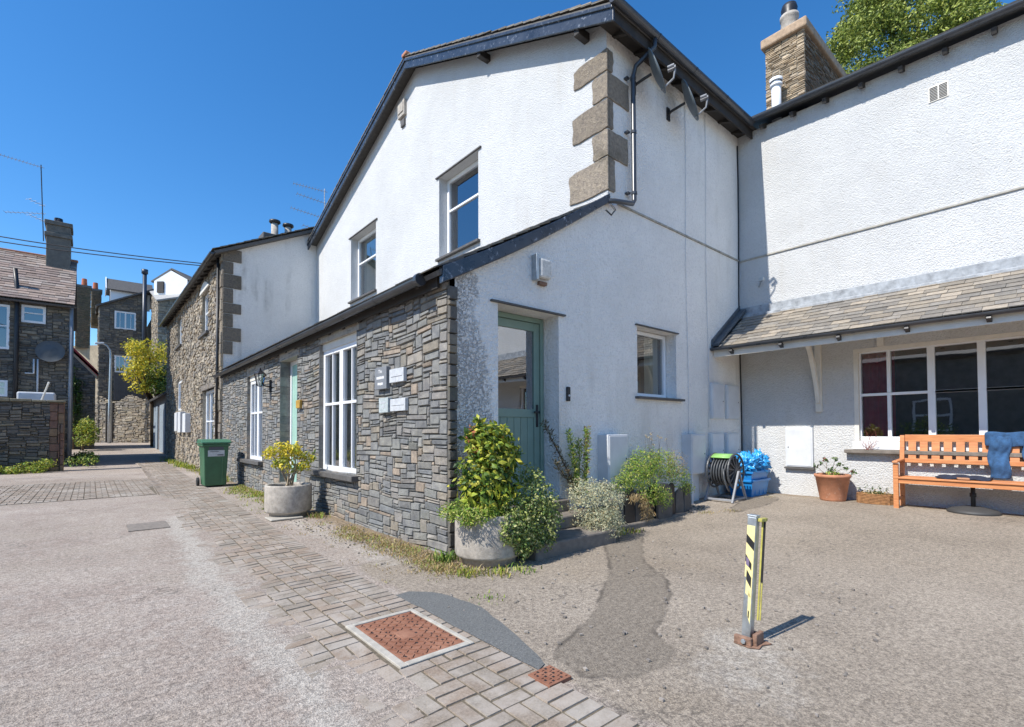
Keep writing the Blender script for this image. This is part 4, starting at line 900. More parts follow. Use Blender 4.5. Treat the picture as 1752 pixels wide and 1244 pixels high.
# ---- jeans over the back
def cloth(name, pts_rows, mat, th=.018, **kw):
    m = MB(); R_ = len(pts_rows); C_ = len(pts_rows[0])
    m.mesh([p for r in pts_rows for p in r], [(i*C_+j, i*C_+j+1, (i+1)*C_+j+1, (i+1)*C_+j) for i in range(R_-1) for j in range(C_-1)])
    o = m.build(name, mat, kw.pop('parent', None), smooth=True, solid=th, **kw); s = o.modifiers.new('sub', 'SUBSURF'); s.levels = s.render_levels = 1; return o
def leg_rows(y0, y1, zt, zb, bulge=.04, flare=.0):
    rows = []; n = 14; k = 10
    xr = bx(1.17)
    prof = [(xr+.05, .8), (xr+.05, 1.0), (xr+.035, 1.17), (xr, 1.2), (xr-.045, 1.175)]+[(xr-.06-.02*math.sin(i*.9)-.03*(i/n), 1.17-(1.17-zb)*(i+1)/n) for i in range(n)]
    for i, (x, z) in enumerate(prof):
        t = i/(len(prof)-1); rows.append([(x-bulge*math.sin(math.pi*j/k)*(.4+.6*t)-.012*math.sin(j*1.7+i*1.1), y0+(y1-y0)*j/k+.015*math.sin(i*.7)+flare*(t)*(j/k-.5), z+.006*math.sin(j*2+i)) for j in range(k+1)])
    return rows
je = thing('jeans', 'blue jeans draped over the backrest of the orange bench', 'jeans', (9.15, .72, .6))
cloth('trouser_leg', leg_rows(.93, .69, 1.2, .60, .05, .05), JEANS, parent=je); cloth('trouser_leg', leg_rows(.60, .36, 1.2, .72, .05, .03), JEANS, parent=je)
cloth('waist', [[(bx(1.17)-.07-.02*math.sin(j), .95-.6*j/10, z+.01*math.sin(j*1.3)) for j in range(11)] for z in (1.215, 1.17, 1.12, 1.06, 1.02)], JEANS, parent=je)
rows = []
for i in range(9):
    rows.append([(8.80+.035*i, 1.42-.055*j+.01*math.sin(i*2+j), .585+.045*math.sin(math.pi*i/8)*(.5+.5*math.sin(math.pi*j/10))+.018*math.sin(j*1.9+i*1.3)) for j in range(11)])
cloth('folded_jacket', rows, CLOTH, .02, label='dark navy garment lying on the bench seat', cat='garment')
part('wallet', simple('tan_leather', (.42, .22, .12), .6, .2, 20), lambda m: m.obox((8.79, 1.13, .598), (.04, .01, 0), (-.015, .06, 0), (0, 0, .012)), None, .008, label='small tan wallet on the bench beside the navy garment', cat='wallet')
# ---- parasol base
pb = thing('parasol_base', 'round dark parasol base with a short black post under the bench', 'parasol base', (9.02, 1.06, G0))
part('base', simple('dark_cast_base', (.05, .05, .05), .6, .2, 6), lambda m: m.lathe([(0, G0), (.27, G0), (.275, G0+.03), (.24, G0+.055), (.10, G0+.09), (0, G0+.09)], (8.98, 1.06, 0), 32), pb, 0, True)
part('post', IRON, lambda m: (m.tube([(8.98, 1.06, G0+.08), (8.98, 1.06, G0+.40)], .025, 14), m.tube([(8.98, 1.06, G0+.22), (8.98, 1.06, G0+.27)], .035, 14)), pb, 0, True)
# ---- leaf helper
def blob(c, r, n, size, cols, flat=0, asp=.55, shell=.45, seed=0, zsq=1, mb=None, droop=.15):
    rnd = random.Random(seed); mb = mb or MB(); c = Vector(c); rr = Vector(r) if not isinstance(r, (int, float)) else Vector((r, r, r))
    for _ in range(n):
        d = Vector((rnd.gauss(0, 1), rnd.gauss(0, 1), rnd.gauss(0, 1))).normalized(); q = (shell+(1-shell)*rnd.random()**.6)
        q *= 1+.28*mn.noise(d*2.3+Vector((seed, 0, 0)))
        p = c+Vector((d.x*rr.x, d.y*rr.y, d.z*rr.z))*q
        nrm = (d+Vector((rnd.gauss(0, .7), rnd.gauss(0, .7), rnd.gauss(0, .7)+.35))).normalized()
        t = nrm.orthogonal().normalized(); t.rotate(Matrix.Rotation(rnd.uniform(0, 6.28), 3, nrm)); t.z -= droop; t.normalize(); b = nrm.cross(t).normalized()
        s = size*rnd.uniform(.6, 1.35); w = s*asp; k = rnd.uniform(.7, 1.25); col = rnd.choice(cols); col = tuple(x*k for x in col)
        tip = p+t*s; m1 = p+t*s*.5+b*w*.5-nrm*s*.06; m2 = p+t*s*.5-b*w*.5-nrm*s*.06; mid = p+t*s*.5+nrm*s*.02
        mb.mesh([p, m1, tip-nrm*s*.12, m2, mid], [(0, 1, 4), (1, 2, 4), (2, 3, 4), (3, 0, 4)], col)
    return mb
YG = [(.32, .38, .04), (.42, .44, .05), (.17, .26, .035), (.09, .16, .025), (.54, .50, .08)]
DG = [(.05, .11, .025), (.08, .15, .03), (.035, .08, .02), (.13, .19, .04)]
VAR = [(.40, .44, .14), (.16, .24, .06), (.52, .52, .24), (.10, .18, .05), (.30, .36, .08)]
SIL = [(.58, .58, .40), (.46, .50, .35), (.68, .64, .44), (.30, .34, .24), (.56, .48, .28)]
HERB = [(.22, .36, .05), (.36, .46, .07), (.13, .23, .04), (.50, .50, .14)]
YEL_ = [(.70, .56, .04), (.56, .50, .05), (.36, .40, .05), (.80, .66, .08)]
STRAW = [(.50, .36, .18), (.42, .30, .14), (.55, .42, .24)]
def stems(mb, base, tips, r=.008, bend=.06, seed=0, col=None):
    rnd = random.Random(seed)
    for t in tips:
        b = Vector(base)+Vector((rnd.uniform(-.06, .06), rnd.uniform(-.06, .06), 0)); t = Vector(t); m = b.lerp(t, .5)+Vector((rnd.uniform(-bend, bend), rnd.uniform(-bend, bend), 0))
        mb.tube([b, b.lerp(m, .5), m, m.lerp(t, .5)+Vector((0, 0, bend*.3)), t], [r, r*.9, r*.75, r*.6, r*.4], 6, False, col)
def planter(loc, r, h, label):
    p = thing('planter', label, 'planter', loc, group='round concrete planters')
    x, y, z = loc
    part('tub', CONC, lambda m: m.lathe([(0, 0), (r*.80, 0), (r*.80, .055), (r*.97, .075), (r, .10), (r, h-.02), (r*.985, h), (r*.86, h), (r*.84, h-.03), (r*.84, h-.09)], (x, y, z), 56), p, 0, True)
    o = part('soil', SOIL, lambda m: m.lathe([(0, h-.05), (r*.5, h-.055), (r*.85, h-.07)], (x, y, z), 32), p, 0, True)
    return p
planter((2.95, 3.82, 0), .325, .47, 'round concrete planter at the near corner of the stone wall, overflowing with leaves')
planter((2.27, 7.83, 0), .325, .47, 'round concrete planter under the tall sash window, holding a thin yellow shrub')
part('pad', CONCP, lambda m: m.obox((2.15, 7.62, .012), (.22, 0, 0), (0, .17, 0), (0, 0, .012)), None, .01, label='pale concrete slab under the round planter by the sash window', cat='slab')
# shrub in the corner planter
s1 = thing('shrub', 'tall glossy yellow-green shrub growing from the corner planter', 'shrub', (2.95, 3.82, .42))
mb = MB(); tips = [(2.95, 3.80, 1.32), (2.78, 3.86, 1.22), (3.1, 3.8, 1.2), (3.18, 3.75, .95), (2.75, 3.9, .9), (2.95, 3.7, .9), (2.85, 3.8, 1.36), (3.3, 3.8, 1.1)]
stems(mb, (2.95, 3.82, .42), tips, .010, .05, 1); mb.build('stems', BARK, s1, smooth=True)
mb = MB(); k = 0
for c, r, n in [((2.93, 3.80, .80), (.33, .28, .28), 900), ((2.98, 3.8, 1.02), (.28, .25, .2), 620), ((2.92, 3.8, 1.2), (.22, .19, .15), 360), ((2.76, 3.84, 1.22), (.08, .08, .09), 60), ((3.12, 3.79, 1.2), (.09, .08, .11), 70), ((2.84, 3.82, 1.33), (.05, .05, .06), 30), ((3.25, 3.78, 1.0), (.09, .08, .08), 60), ((2.9, 3.74, .62), (.32, .26, .16), 520)]:
    blob(c, r, n, .072, YG if k % 3 else YG+DG, seed=k, shell=.3, mb=mb, asp=.52); k += 1
mb.build('leaves', LEAF, s1)
mb = MB()
for i in range(26):
    rnd = random.Random(i); blob((2.8+rnd.uniform(-.1, .3), 3.8, .9+rnd.uniform(-.2, .4)), .1, 3, .05, [(.35, .12, .05), (.4, .22, .08)], seed=40+i, mb=mb)
mb.build('new_growth', LEAF, s1, kind='stuff')
s2 = thing('trailing_shrub', 'small-leaved variegated evergreen spilling over the right side of the corner planter', 'shrub', (3.15, 3.7, .42))
mb = MB(); k = 60
for c, r, n in [((3.10, 3.58, .50), (.22, .16, .18), 900), ((2.96, 3.47, .36), (.15, .07, .17), 700), ((3.22, 3.50, .28), (.16, .09, .2), 700), ((3.55, 3.60, .45), (.16, .16, .2), 600), ((3.36, 3.62, .58), (.24, .2, .24), 1200), ((3.05, 3.48, .32), (.15, .1, .2), 620), ((3.42, 3.58, .34), (.22, .18, .22), 1000), ((3.08, 3.46, .17), (.09, .07, .12), 220), ((3.4, 3.72, .80), (.14, .12, .12), 300), ((3.42, 3.52, .18), (.15, .1, .12), 400)]:
    blob(c, r, n, .03, VAR, seed=k, shell=.35, mb=mb, asp=.6); k += 1
mb.build('leaves', LEAF, s2); mb = MB(); stems(mb, (3.1, 3.7, .42), [(3.4, 3.7, .3), (3.4, 3.8, .8), (3.15, 3.55, .2), (3.5, 3.7, .5)], .007, .03, 3); mb.build('stems', BARK, s2, smooth=True)
s3 = thing('creeping_plant', 'bright feathery green plant trailing over the left rim of the corner planter', 'plant', (2.72, 3.75, .45))
mb = MB(); k = 80
for c, r, n in [((2.70, 3.66, .50), (.22, .17, .11), 900), ((2.52, 3.78, .53), (.16, .14, .09), 520), ((2.82, 3.58, .48), (.12, .08, .06), 220), ((2.6, 3.66, .44), (.1, .06, .07), 150)]:
    blob(c, r, n, .034, HERB, seed=k, shell=.2, mb=mb, asp=.35); k += 1
mb.build('leaves', LEAF, s3)
# yellow shrub in the second planter
s4 = thing('yellow_shrub', 'sparse yellow-green shrub with bare stems in the planter under the sash window', 'shrub', (2.27, 7.83, .42))
mb = MB(); tips = [(2.0, 7.8, .95), (2.15, 7.85, 1.03), (2.3, 7.75, 1.02), (2.4, 7.85, .92), (2.55, 7.8, .88), (2.1, 7.7, .8), (2.45, 7.7, .75), (2.22, 7.8, .9), (2.35, 7.9, .7)]
stems(mb, (2.27, 7.83, .42), tips, .011, .05, 5); mb.build('stems', simple('pale_twigs', (.38, .30, .20), .9, .3, 20), s4, smooth=True)
mb = MB(); k = 100
for i, c in enumerate(tips): blob(c, (.13, .12, .09), 100, .062, YEL_ if i in (0, 1, 2, 7) else YEL_+YG, seed=k+i, shell=.15, mb=mb, asp=.45)
mb.build('leaves', LEAF, s4)
# ---- steps to the green door
st = thing('doorsteps', 'two worn brown stone steps leading up to the sage green side door', 'steps', (3.8, 3.9, 0))
part('lower_step', GREY, lambda m: m.box(3.28, 4.52, 3.50, 4.25, -.02, .145), st, .018)
part('upper_step', GREY, lambda m: m.box(3.34, 4.66, 3.88, 4.249, .146, .29), st, .018)
part('threshold', GREY, lambda m: m.box(3.40, 4.40, 4.10, 4.5, .291, .428), st, .012)
# ---- slate-edged bed with plants
bd = thing('slate_bed', 'low planting bed edged with upright dark slates against the white side wall', 'planting bed', (5.6, 4.05, 0))
part('soil', SOIL, lambda m: m.box(4.80, 6.75, 3.92, 4.25, 0, .26), bd, .02)
part('plinth', GREY, lambda m: m.box(4.70, 6.9, 3.80, 4.25, -.02, .07), bd, .015)
random.seed(4); x = 4.85
while x < 6.6:
    w = random.uniform(.13, .24); h = random.uniform(.38, .52)
    part('edging_slate', SILL if random.random() < .7 else IRON, lambda m: m.prism([(x, 3.86, .07), (x+w-.01, 3.86, .07), (x+w-.015, 3.87, h), (x+w*.7, 3.87, h+.03), (x+.02, 3.87, h-.03)], (0, .04, 0)), bd, .005); x += w
part('headstone_slate', SILL, lambda m: m.prism([(5.98+.17*math.cos(a), 3.80, .36+.17*math.sin(a)) for a in [math.pi*i/10 for i in range(11)]]+[(5.81, 3.80, .05), (6.15, 3.80, .05)], (0, .045, 0)), bd, .006)
p1 = thing('silver_shrub', 'rounded pale silvery shrub beside the doorsteps', 'shrub', (4.72, 3.95, 0)); mb = MB(); k = 200
for c, r, n in [((4.42, 3.74, .38), (.32, .28, .32), 2800), ((4.62, 3.74, .44), (.26, .24, .24), 1500), ((4.34, 3.82, .55), (.24, .2, .17), 900), ((4.45, 3.62, .19), (.26, .2, .19), 1500), ((4.6, 3.62, .16), (.18, .14, .16), 700)]:
    blob(c, r, n, .026, SIL, seed=k, shell=.55, mb=mb, asp=.42); k += 1
mb.build('leaves', LEAF, p1); mb = MB(); stems(mb, (4.5, 3.85, .15), [(4.4, 3.85, .5), (4.6, 3.85, .5), (4.5, 3.8, .35)], .01, .04, 8); mb.build('stems', BARK, p1)
p2 = thing('spiky_plant', 'upright green and orange stems leaning on the wall behind the silvery shrub', 'plant', (4.6, 4.1, .3)); mb = MB(); sm_ = MB(); k = 240
for (b, t, n, cs) in [((4.55, 4.1, .5), (4.42, 4.12, 1.22), 200, HERB), ((4.65, 4.08, .5), (4.72, 4.10, 1.26), 260, HERB+[(.5, .28, .1)]), ((4.55, 4.12, .5), (4.60, 4.12, 1.10), 180, HERB), ((4.5, 4.13, .6), (4.05, 4.17, 1.33), 130, [(.08, .09, .03), (.15, .12, .06), (.1, .07, .04)]), ((4.6, 4.12, .45), (4.2, 4.14, .86), 90, [(.10, .10, .04), (.2, .15, .08)])]:
    b, t = Vector(b), Vector(t); sm_.tube([b, b.lerp(t, .5)+Vector((.02, 0, -.02)), t], [.010, .008, .004], 6)
    for i in range(16): blob(b.lerp(t, i/15), (.05, .035, .05), n//7, .055, cs, seed=k, shell=.1, mb=mb, asp=.22, droop=-.6); k += 1
mb.build('leaves', LEAF, p2); sm_.build('stems', BARK, p2)
p3 = thing('green_bush', 'fine-leaved bright green bush with pale seed heads in the slate-edged bed', 'bush', (5.8, 4.0, .25)); mb = MB(); k = 300
for c, r, n in [((5.45, 3.92, .68), (.28, .2, .22), 1500), ((5.75, 3.95, .80), (.30, .2, .24), 1700), ((6.15, 3.95, .78), (.30, .2, .22), 1300), ((6.45, 3.9, .60), (.24, .18, .18), 800), ((5.65, 3.80, .46), (.28, .14, .2), 1100), ((5.2, 3.92, .58), (.16, .14, .14), 400), ((5.85, 3.72, .34), (.14, .08, .14), 300), ((6.6, 3.85, .42), (.16, .12, .1), 300)]:
    blob(c, r, n, .036, HERB, seed=k, shell=.4, mb=mb, asp=.28); k += 1
blob((6.35, 3.86, .78), (.26, .14, .2), 300, .03, STRAW, seed=k, mb=mb, asp=.3)
mb.build('leaves', LEAF, p3); mb = MB(); sh_ = MB(); rnd = random.Random(3)
for i in range(9):
    t = Vector((5.75+rnd.uniform(0, .6), 3.95, 1.05+rnd.uniform(0, .16))); stems(mb, (t.x+rnd.uniform(-.1, .1), 3.95, .6), [t], .003, .02, i); blob(t, .022, 14, .018, STRAW+[(.6, .58, .4)], seed=i+400, mb=sh_)
mb.build('stems', BARK, p3); sh_.build('seed_heads', LEAF, p3)
p4 = thing('dry_trailing_plant', 'dead orange-brown foliage hanging over the front of the slate-edged bed', 'plant', (5.5, 3.82, .3)); mb = MB(); k = 500
for c, r, n in [((5.46, 3.77, .30), (.09, .05, .2), 260), ((5.58, 3.77, .22), (.06, .04, .15), 130), ((5.25, 3.78, .42), (.12, .05, .07), 120)]: blob(c, r, n, .055, STRAW, seed=k, shell=.1, mb=mb, asp=.12, droop=1.2); k += 1
mb.build('leaves', LEAF, p4)
# ---- wall boxes
def wall_box(label, x0, x1, z0, z1, dep, group='meter boxes on the white walls', leg=False, ax='Y', p=YS):
    t = thing('meter_box', label, 'meter box', P3(ax, (x0+x1)/2, z0, p), group=group)
    m = MB(); wbox(m, ax, x0, x1, z0, z1, p-dep, p+.001); m.build('case', BOXW, t, bevel=.008)
    m = MB(); wbox(m, ax, x0+.02, x1-.02, z0+.02, z1-.02, p-dep-.008, p-dep+.002); m.build('lid', BOXW, t, bevel=.004)
    m = MB(); wbox(m, ax, x1-.06, x1-.045, (z0+z1)/2-.01, (z0+z1)/2+.01, p-dep-.012, p-dep-.007); m.build('lock', IRON, t)
    if leg: m = MB(); m.box(x0+.02, x0+.06, p-dep+.01, p, .05, z0); m.box(x0+.06, x1-.03, p-.06, p, .05, z0); m.build('duct', BOXW, t, bevel=.004)
    return t
wall_box('tall white box on the side wall between the spiky plant and the green bush', 5.10, 5.52, .55, 1.20, .18)
wall_box('deep white box on the side wall above the green hose reel', 7.16, 7.60, .56, 1.19, .17, leg=True)
wall_box('shallow white box under the canopy, upper left of the group of four', 8.06, 8.48, 1.45, 2.06, .05)
wall_box('shallow white box under the canopy, upper right of the group of four', 8.60, 9.05, 1.45, 2.06, .05)
wall_box('shallow white box behind the hose reel, lower left of the group of four', 8.0, 8.44, .60, 1.20, .06)
wall_box('shallow white box behind the blue recycling boxes, lower right of the group of four', 8.56, 9.02, .60, 1.20, .06)
wall_box('flat white box low on the sunlit wall left of the flower pot', 3.05, 3.48, .62, 1.29, .05, ax='X', p=XW)
part('bottom_ledge', SILL, lambda m: m.box(XW-.07, XW, 3.03, 3.5, .585, .612), None, .004, label='dark ledge under the flat white box on the sunlit wall', cat='ledge')
# ---- hose reel
hr = thing('hose_reel', 'lime green and dark grey garden hose reel on a folding frame', 'hose reel', (7.75, 3.85, .11))
hx, hy, hz = 7.80, 3.86, .60
def disc(m, y, r): # spoked wheel facing -Y
    for k in range(14):
        a = 2*math.pi*k/14; m.bar((hx+.05*math.cos(a), y, hz+.05*math.sin(a)), (hx+r*.9*math.cos(a+.25), y, hz+r*.9*math.sin(a+.25)), .018, .022)
    pts = [(hx+r*math.cos(2*math.pi*k/32), y, hz+r*math.sin(2*math.pi*k/32)) for k in range(33)]; m.tube(pts, .016, 8, False)
    m.tube([(hx, y-.015, hz), (hx, y+.015, hz)], .06, 16)
part('front_wheel', REELD, lambda m: disc(m, hy-.17, .27), hr, 0)
part('rear_wheel', REELD, lambda m: disc(m, hy+.17, .27), hr, 0)
def coil(m):
    pts = []
    for k in range(360):
        a = k*.35; r = .15+.075*(k//120)/2+.008*math.sin(k*.7); yy = hy-.15+.30*((k % 120)/120 if (k//120) % 2 == 0 else 1-(k % 120)/120); pts.append((hx+r*math.cos(a), yy, hz+r*math.sin(a)))
    m.tube(pts, .013, 6)
part('hose', REELD, coil, hr, 0, True)
part('drum', simple('black_drum', (.03, .03, .03), .5, .2, 8), lambda m: m.tube([(hx, hy-.16, hz), (hx, hy+.16, hz)], .19, 28), hr, 0)
def shell(m):
    for k in range(5):
        a0, a1 = R(62+k*9), R(62+(k+1)*9); q = []
        for a in (a0, a1):
            for yy in (hy-.155, hy+.155): q.append((hx+.275*math.cos(a+.35), yy, hz+.275*math.sin(a+.35)))
        m.mesh(q, [(0, 1, 3, 2)])
part('top_cover', REELG, shell, hr, 0, True, ).modifiers.new('s', 'SOLIDIFY').thickness = .02
part('hose_end', REELD, lambda m: m.tube([(hx-.27, hy-.1, hz+.05), (hx-.29, hy-.12, hz-.1), (hx-.25, hy-.15, hz-.25), (hx-.2, hy-.16, hz-.3)], .015, 8), hr, 0, True)
for s in (-1, 1):
    part('leg', REELL, lambda m: (m.bar((hx, hy+s*.215, hz), (hx-.24, hy+s*.22, .12), .03, .035), m.bar((hx, hy+s*.215, hz), (hx+.24, hy+s*.22, .12), .03, .035), m.bar((hx-.22, hy+s*.22, .17), (hx+.22, hy+s*.22, .17), .02, .03)), hr)
part('crossbar', REELL, lambda m: (m.bar((hx-.23, hy-.22, .16), (hx-.23, hy+.22, .16), .03, .03), m.bar((hx+.23, hy-.22, .16), (hx+.23, hy+.22, .16), .03, .03)), hr)
# ---- recycling boxes and bags
def tote(z, label, dx=0, h=.30):
    t = thing('recycling_box', label, 'recycling box', (8.75+dx, 3.86, z), group='blue recycling boxes stacked in the corner')
    x0, x1, y0, y1 = 8.36+dx, 9.02+dx, 3.68, 4.10; c = .04
    def f(m):
        B = [(x0+c, y0+c), (x1-c, y0+c), (x1-c, y1-c), (x0+c, y1-c)]; T = [(x0, y0), (x1, y0), (x1, y1), (x0, y1)]; Ti = [(x0+.012, y0+.012), (x1-.012, y0+.012), (x1-.012, y1-.012), (x0+.012, y1-.012)]; Bi = [(x0+c+.012, y0+c+.012), (x1-c-.012, y0+c+.012), (x1-c-.012, y1-c-.012), (x0+c+.012, y1-c-.012)]
        vs = [(x, y, z) for x, y in B]+[(x, y, z+h) for x, y in T]+[(x, y, z+h) for x, y in Ti]+[(x, y, z+.015) for x, y in Bi]
        fs = [(3, 2, 1, 0), (12, 13, 14, 15)]
        for i in range(4):
            j = (i+1) % 4; fs += [(i, j, 4+j, 4+i), (4+i, 4+j, 8+j, 8+i), (8+i, 8+j, 12+j, 12+i)]
        m.mesh(vs, fs)
        for k in (.25, .5, .75):
            m.box(x0+(x1-x0)*k-.012, x0+(x1-x0)*k+.012, y0+.02, y0+.032, z+.05, z+h-.03)
    part('tub', PLASTIC_B, f, t, .004)
    part('rim', PLASTIC_B, lambda m: (m.box(x0-.022, x1+.022, y0-.022, y0, z+h-.035, z+h+.003), m.box(x0-.022, x1+.022, y1, y1+.022, z+h-.035, z+h+.003), m.box(x0-.022, x0, y0, y1, z+h-.035, z+h+.003), m.box(x1, x1+.022, y0, y1, z+h-.035, z+h+.003)), t, .006)
tote(.115, 'lower blue recycling box of the stack in the corner', h=.30); tote(.34, 'upper blue recycling box of the stack, filled with bright blue bags', -.01, h=.22)
def crumple(name, c, r, seed, mat, label, cat, group=None):
    import bmesh
    bm = bmesh.new(); bmesh.ops.create_icosphere(bm, subdivisions=5, radius=1)
    for v in bm.verts:
        d = v.co.normalized(); q = d*3+Vector((seed*3.1, 0, 0)); n = mn.noise(q)*.5+abs(mn.noise(q*2.1))*.95+abs(mn.noise(q*4.5))*.35
        v.co = Vector((d.x*r[0], d.y*r[1], d.z*r[2]))*(.72+n*.8)+Vector(c)
    me = bpy.data.meshes.new(name); bm.to_mesh(me); bm.free(); me.materials.append(mat); me.polygons.foreach_set('use_smooth', [True]*len(me.polygons))
    o = bpy.data.objects.new(name, me); COL.objects.link(o); setp(o, label, cat, group); return o
BAG = simple('blue_plastic_bag', (.03, .34, .74), .28, .35, 12, spec=.7, bump=.6, bs=30)
crumple('plastic_bag', (8.50, 3.84, .66), (.20, .18, .17), 1, BAG, 'crumpled bright blue bag at the left end of the upper recycling box', 'bag', 'blue bags in the recycling box')
crumple('plastic_bag', (8.84, 3.82, .67), (.21, .18, .19), 2, BAG, 'crumpled bright blue bag at the right end of the upper recycling box', 'bag', 'blue bags in the recycling box')
crumple('plastic_bag', (8.66, 3.94, .76), (.19, .13, .11), 3, BAG, 'topmost crumpled bright blue bag, on the other two against the wall', 'bag', 'blue bags in the recycling box')
# ---- terracotta pot and basket
tp = thing('flower_pot', 'large terracotta flower pot with a few leggy stems by the sunlit wall', 'flower pot', (8.97, 2.70, .13))
px, py = 8.97, 2.70
part('pot', TERRA, lambda m: m.lathe([(0, .13), (.165, .13), (.178, .16), (.235, .50), (.25, .505), (.253, .545), (.243, .55), (.228, .55), (.222, .52), (.222, .48)], (px, py, 0), 48), tp, 0, True)
part('soil', SOIL, lambda m: m.lathe([(0, .51), (.225, .50)], (px, py, 0), 24), tp, 0)
pp = thing('potted_plant', 'leggy geranium with small dark flower heads in the terracotta pot', 'plant', (px, py, .5)); mb = MB(); lf = MB()
tips = [(px, py+.16, .72), (px-.02, py+.08, .78), (px, py-.05, .80), (px+.02, py-.10, .70), (px-.05, py-.2, .66), (px, py-.28, .60), (px, py+.02, .62), (px-.05, py+.22, .66)]
stems(mb, (px, py, .5), tips, .005, .04, 12)
for i, t in enumerate(tips): blob(t, .035, 22, .034, DG+[(.25, .1, .08)] if i % 2 else DG, seed=600+i, mb=lf, asp=.8)
blob((px, py, .56), (.1, .1, .05), 70, .04, HERB, seed=620, mb=lf, asp=.7)
mb.build('stems', BARK, pp); lf.build('leaves', LEAF, pp)
bk = thing('basket', 'low rustic brown trough of small dried plants beside the bench', 'basket', (9.05, 2.16, .13))
BKM = simple('bark_trough', (.28, .14, .06), .95, .5, 22, bump=1, bs=40, wear=(.45, .3, .1))
def bowl(m):
    for k in range(7): m.tube([(9.05+.13*math.cos(a), 2.16+.23*math.sin(a), .145+k*.022) for a in [2*math.pi*i/24 for i in range(25)]], .014, 6, False)
    m.box(8.95, 9.15, 1.96, 2.36, .13, .27)
part('trough', BKM, bowl, bk, 0)
mb = MB(); blob((9.05, 2.16, .29), (.12, .22, .05), 260, .04, DG+STRAW, seed=700, mb=mb, asp=.4, shell=.1)
for i in range(5): blob((9.0, 2.0+.09*i, .36+.03*(i % 2)), .03, 16, .025, DG+[(.4, .4, .3)], seed=710+i, mb=mb)
mb.build('plants', LEAF, bk, kind='stuff')
wp = thing('thin_dry_plant', 'thin reddish dried plant standing on the window sill board', 'plant', (9.17, 2.25, .94)); mb = MB(); rnd = random.Random(8)
for i in range(14): stems(mb, (9.16, 2.25, .94), [(9.15+rnd.uniform(-.03, .03), 2.25+rnd.uniform(-.16, .16), 1.02+rnd.uniform(0, .25))], .0028, .05, i)
mb.build('stems', simple('red_twigs', (.25, .08, .06), .9, .3, 20), wp)
# ---- wall lamps, plaques, bell
def lamp_a():
    t = thing('bulkhead_lamp', 'weathered white bulkhead lamp above the sage green side door', 'wall lamp', (4.02, YS, 3.1))
    part('bracket', GALV, lambda m: m.box(3.93, 3.97, YS-.09, YS, 3.02, 3.32), t); part('base', BOXW, lambda m: m.box(3.97, 4.19, YS-.03, YS, 3.03, 3.31), t, .01)
    part('lens', simple('opal_lens', (.62, .6, .55), .25, .3, 20), lambda m: m.box(3.985, 4.175, YS-.10, YS-.03, 3.05, 3.29), t, .03)
    part('rusty_bracket', RUSTY, lambda m: m.box(4.02, 4.14, YS-.05, YS, 2.985, 3.025), t)
lamp_a()
bb = thing('doorbell', 'small black doorbell on the side wall right of the sage green door', 'doorbell', (4.5, YS, 1.7)); part('case', IRON, lambda m: m.box(4.50, 4.56, YS-.03, YS, 1.62, 1.80), bb, .01); part('button', BOXW, lambda m: m.tube([(4.53, YS-.038, 1.69), (4.53, YS-.03, 1.69)], .014, 12), bb, 0)
part('door_number_block', BRASS, lambda m: m.box(XS-.06, XS-.01, 8.78, 8.98, 1.66, 1.80), None, .01, label='small orange-brown box on the stone wall right of the mint green door', cat='box')
ll = thing('lantern', 'black lantern lamp on the stone wall left of the mint green door', 'wall lamp', (2.6, 10.75, 2.2))
part('bracket', IRON, lambda m: (m.tube([(XS, 10.75, 2.16), (2.64, 10.75, 2.18), (2.56, 10.75, 2.28), (2.56, 10.75, 2.34)], .014, 8), m.box(XS-.03, XS, 10.71, 10.79, 2.05, 2.3)), ll, 0)
part('cage', IRON, lambda m: (m.lathe([(0, 2.54), (.02, 2.52), (.03, 2.48), (.11, 2.42), (.12, 2.41)], (2.56, 10.75, 0), 6), m.lathe([(.04, 2.16), (.06, 2.17), (.0, 2.17)], (2.56, 10.75, 0), 6), *[m.bar((2.56+.055*math.cos(a), 10.75+.055*math.sin(a), 2.17), (2.56+.105*math.cos(a), 10.75+.105*math.sin(a), 2.41), .01, .01) for a in [2*math.pi*k/6 for k in range(6)]]), ll, 0)
part('glass', GLASS, lambda m: m.lathe([(.05, 2.175), (.1, 2.405)], (2.56, 10.75, 0), 6), ll, 0)
PLQ = simple('slate_plaque', (.20, .21, .225), .5, .15, 20)
WTXT = simple('white_lettering', (.78, .78, .78), .6, .05, 20)
def text(s, parent, x, y, z, size, name='lettering', mat=None):
    c = bpy.data.curves.new(name+'_curve', 'FONT'); c.body = s; c.size = size; c.extrude = .0015; c.align_x = 'CENTER'; c.align_y = 'CENTER'
    tmp = bpy.data.objects.new('tmp', c); COL.objects.link(tmp); dg = bpy.context.evaluated_depsgraph_get(); dg.update(); me = bpy.data.meshes.new_from_object(tmp.evaluated_get(dg)); bpy.data.objects.remove(tmp); me.materials.clear(); me.materials.append(mat or WTXT); o = bpy.data.objects.new(name, me); COL.objects.link(o); o.parent = parent; o.matrix_parent_inverse = Matrix.Translation(-Vector(parent.location))
    o.matrix_basis = Matrix(((0, 0, -1, x), (-1, 0, 0, y), (0, 1, 0, z), (0, 0, 0, 1))); return o
